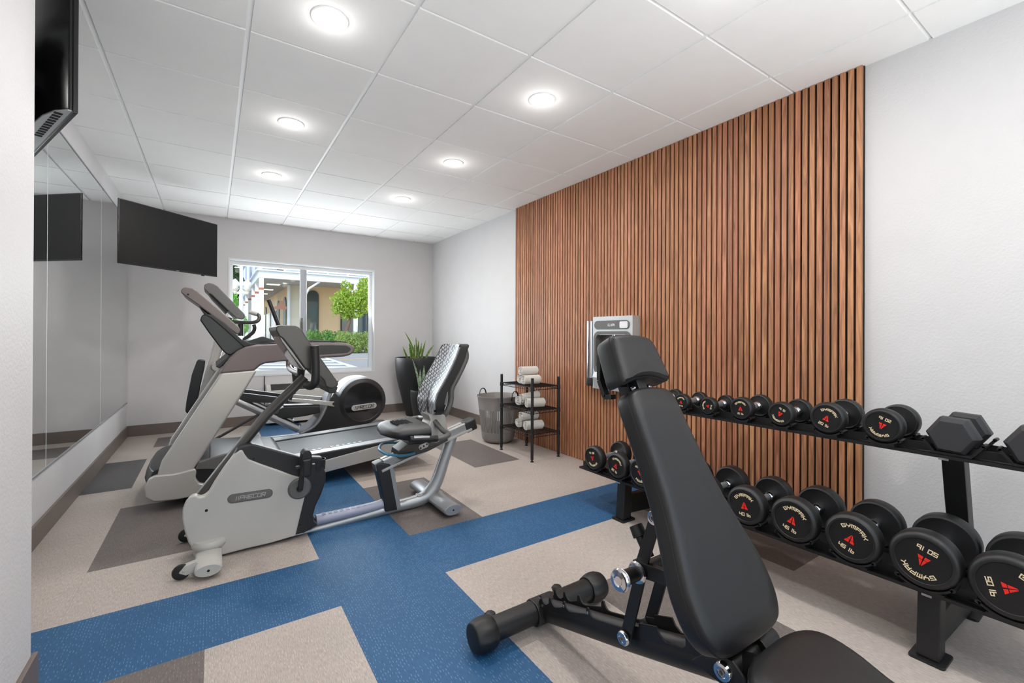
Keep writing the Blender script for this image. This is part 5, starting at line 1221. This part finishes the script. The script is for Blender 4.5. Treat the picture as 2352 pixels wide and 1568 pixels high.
def post(x, y):
    p_ = MB().box(x-.085, x+.085, y-.085, y+.085, GZ+.14, zb).build('arcade_post', M['bwhite'], bld, flat=True)
    MB().box(x-.09, x+.09, y-.09, y+.09, 3.08, 3.18).build('post_band', M['terra'], p_, flat=True)
    return p_
post(cx_, FY); 
for k in range(10): post(cx_, FY+2.2*(k+1)+.12*k*k)
for u in (816.7, 900):
    x = PY(u, 700, FY).x; post(x, FY)
for x, s in ((PY(816.7, 700, FY).x, -1), (PY(816.7, 700, FY).x, 1), (PY(699, 700, FY).x, 1)):
    MB().tube([(x, FY, zb-.75), (x+s*.18, FY, zb-.35), (x+s*.65, FY, zb)], .05, 6).build('post_brace', M['bwhite'], bld)
MB().box(PY(699, 700, FY).x-.085, PY(699, 700, FY).x+.085, FY-.085, FY+.085, GZ, zb).build('arcade_post', M['bwhite'], bld, flat=True)
# upper gallery: railing and pale siding
rlg = MB(); z2 = zt+.95
rlg.box(cx_, 16, FY-.03, FY+.03, z2-.06, z2).box(cx_, 16, FY-.03, FY+.03, zt+.12, zt+.17)
k = 0; x = cx_
while x < 12:
    rlg.box(x-.035, x+.035, FY-.035, FY+.035, zt+.07, z2-.06); 
    if k % 2: rlg.tube([(x, FY, zt+.15), (x+.9, FY, z2-.05)], .03, 4); rlg.tube([(x, FY, z2-.05), (x+.9, FY, zt+.15)], .03, 4)
    x += .9; k += 1
rlg.build('gallery_railing', M['bwhite'], bld, flat=True)
MB().box(cx_+.9, 16, WY, WY+.3, zt, zt+3.4).box(cx_+.9, cx_+1.2, WY, 60, zt, zt+3.4).build('upper_wall', M['siding'], bld, flat=True)
MB().box(cx_-.3, 16, FY-.3, 60, zt+3.4, zt+3.7).build('roof_slab', M['bwhite'], bld, flat=True)
for k in range(9): MB().box(cx_-.02, cx_+.03, FY+2.0*k, FY+2.0*k+1.5, zt+.05, zt+1.6).build('gallery_panel', M['siding'] if k % 2 else M['bwhite'], bld, flat=True)
for k in range(4): MB().box(cx_+1.6+k*2.2, cx_+2.8+k*2.2, WY-.05, WY+.02, zt+.8, zt+2.4).build('upper_window', M['wglass'], bld, flat=True)
# hanging sign under the arcade
sx, sy = PY(647, 705, 25.5).x, 25.5
hs = MB(); hs.prism([(sx-.40, 2.45), (sx+.40, 2.45), (sx+.42, 2.55), (sx+.15, 2.62), (sx+.09, 2.88), (sx-.09, 2.88), (sx-.15, 2.62), (sx-.42, 2.55)], 'y', sy-.04, sy+.04)
tagmesh(hs, 'hanging_sign', mat('sign_pink', (.80, .56, .48), .6), 'small shaped reddish sign hanging under the arcade roof', 'sign', bev=.01)

def leaves(name, blobs, n, size, m, parent=None, seed=1, **k):
    rnd = random.Random(seed); mb = MB(); tot = sum(b[3]*b[4]*b[5] for b in blobs)
    for (x, y, z, rx, ry, rz) in blobs:
        for _ in range(max(8, int(n*rx*ry*rz/tot))):
            while True:
                p = Vector((rnd.uniform(-1, 1), rnd.uniform(-1, 1), rnd.uniform(-1, 1)))
                if .35 < p.length < 1: break
            c = Vector((x+p.x*rx, y+p.y*ry, z+p.z*rz)); s = size*rnd.uniform(.6, 1.3)
            q = Euler((rnd.uniform(0, 6.3), rnd.uniform(0, 6.3), rnd.uniform(0, 6.3))).to_matrix()
            mb._f([mb.bm.verts.new(c+q@Vector(v)) for v in ((-s, 0, 0), (0, -s*.45, 0), (s, 0, 0), (0, s*.45, 0))])
    return mb.build(name, m, parent, flat=True, **k)
def leafm(name, a, tr_=.35):
    m = mat(name, a, .6, var=.35, vscale=1.6); b = m.node_tree.nodes['Principled BSDF']; nt = m.node_tree
    t = nt.nodes.new('ShaderNodeBsdfTranslucent'); t.inputs[0].default_value = (*lin((a[0], min(a[1]*1.1, 1), a[2]*.7)), 1)
    x = nt.nodes.new('ShaderNodeMixShader'); x.inputs[0].default_value = tr_; o = [n for n in nt.nodes if n.type == 'OUTPUT_MATERIAL'][0]
    nt.links.new(b.outputs[0], x.inputs[1]); nt.links.new(t.outputs[0], x.inputs[2]); nt.links.new(x.outputs[0], o.inputs[0]); return m
LT = leafm('young_tree_leaf', (.62, .71, .27)); LB = leafm('shrub_leaf', (.32, .52, .20)); LB2 = leafm('shrub_leaf_light', (.55, .62, .34)); LD = leafm('dark_tree_leaf', (.16, .30, .12)); LG = leafm('bright_shrub_leaf', (.45, .72, .25))
TY = 20.4
def q3(u, v, y=TY): p = PY(u, v, y); return (p.x, p.y, p.z)
tb = PY(794, 765, TY)
tr2 = thing('young_tree', 'young bright green street tree outside in front of the peach wall', 'tree', (tb.x, TY, GZ))
MB().tube([(tb.x-.05, TY, GZ), (tb.x, TY, tb.z), q3(802, 740), q3(806, 725)], [.10, .085, .07, .05], 10, smooth=3).build('trunk', mat('bark', (.40, .33, .28), .9, bump=.5, bscale=30), tr2)
MB().tube([q3(804, 732), q3(790, 705), q3(782, 680)], [.05, .035, .02], 7, smooth=3).tube([q3(804, 732), q3(820, 700), q3(832, 670)], [.05, .035, .02], 7, smooth=3).build('branches', bpy.data.materials['bark'], tr2)
leaves('foliage', [(*q3(u, v), rx, rx*.9, rz) for u, v, rx, rz in ((795, 663, .26, .40), (783, 688, .36, .40), (775, 708, .30, .28), (800, 700, .52, .42), (822, 690, .45, .45), (838, 664, .38, .55), (838, 704, .35, .35), (812, 722, .42, .18), (765, 685, .22, .07), (768, 722, .10, .14), (790, 728, .2, .15))], 4600, .062, LT, tr2, 3)
def bush(u0, u1, vt, y, lab, lm, seed):
    a, b = PY(u0, 780, y).x, PY(u1, 780, y).x; h = PY((u0+u1)/2, vt, y).z-GZ
    t = thing('shrub', lab, 'shrub', ((a+b)/2, y, GZ))
    n = 5; leaves('foliage', [(a+(b-a)*(i+.5)/n, y+(.2 if i % 2 else 0), GZ+h*.48, (b-a)/n*.8, .7, h*.52) for i in range(n)], 3600, .045, lm, t, seed)
    MB().cyl(((a+b)/2, y, GZ), ((a+b)/2, y, GZ+h*.5), .06, 8).build('stem', bpy.data.materials['bark'], t)
bush(700, 790, 757, 18.8, 'dark green flowering shrub outside, left of the young tree trunk', LB, 5)
bush(776, 850, 760, 17.0, 'pale green shrub at the kerb outside, right of the young tree trunk', LB2, 6)
# street lamp with two globes
lx = PY(554, 700, 13.0).x; LY = 13.0
lm = thing('street_lamp', 'white ornate street lamp with two globe shades outside the window', 'street lamp', (lx, LY, GZ))
zl = PY(554, 668, LY).z
MB().lathe([(.16, GZ), (.16, GZ+.3), (.08, GZ+.4), (.05, GZ+1.2), (.04, zl+.1), (.065, zl+.15), (.04, zl+.2), (.035, zl+1.4)], (lx, LY, 0), n=16).build('lamp_post', M['bwhite'], lm)
for s in (-1, 1):
    x1 = PY(554+s*14, 700, LY).x; zz = PY(540, 660, LY).z
    MB().tube([(lx, LY, zl+.05), (lx+(x1-lx)*.5, LY, zl-.06), (x1, LY, zl+.0), (x1, LY, zz-.06)], .03, 8, smooth=4).build('bracket_arm', M['bwhite'], lm)
    MB().lathe([(.03, zl-.08), (.05, zl-.02), (.03, zl+.02), (.05, zz-.08), (.085, zz-.03), (.085, zz)], (x1, LY, 0), n=14).build('globe_holder', M['cremew'], lm)
    MB().lathe([(.06, zz), (.085, zz+.04), (.095, zz+.09), (.08, zz+.14), (.045, zz+.175), (.015, zz+.21), (.001, zz+.22)], (x1, LY, 0), n=20).build('globe_shade', mat('opal_glass', (.93, .92, .88), .25) if s < 0 else bpy.data.materials['opal_glass'], lm)
# trees far behind, at the left of the window
for i, (u0, u1, vt, y, lab, m_) in enumerate(((494, 553, 560, 27, 'dark green tree behind the street lamp outside', LD), (515, 560, 676, 20, 'bright green low tree behind the lamp post outside', LG))):
    a, b = PY(u0, 700, y).x, PY(u1, 700, y).x; h = PY((u0+u1)/2, vt, y).z
    t = thing('background_tree', lab, 'tree', ((a+b)/2, y, GZ))
    z0 = GZ+1.0 if i == 0 else GZ+.4
    leaves('foliage', [((a+b)/2+random.uniform(-.3, .3)*(b-a), y+random.uniform(-.5, .5), z0+(h-z0)*f, (b-a)*.42, .9, (h-z0)*.2) for f in (.15, .35, .55, .75, .9)], 2200, .16 if i == 0 else .11, m_, t, 11+i)
    MB().cyl(((a+b)/2, y, GZ), ((a+b)/2, y, z0+1), .14, 8).build('trunk', bpy.data.materials['bark'], t)
# distant white street fronts beyond the arcade
t = thing('distant_storefronts', 'distant row of white shop fronts down the street', 'building', (-2, 50, GZ))
for k in range(5): MB().box(-14+k*3.0, -11.3+k*3.0, 58, 60, GZ, 4.5+(k % 3)*1.1).build('shop_facade', [M['cremew'], M['bwhite'], M['siding']][k % 3], t, flat=True)
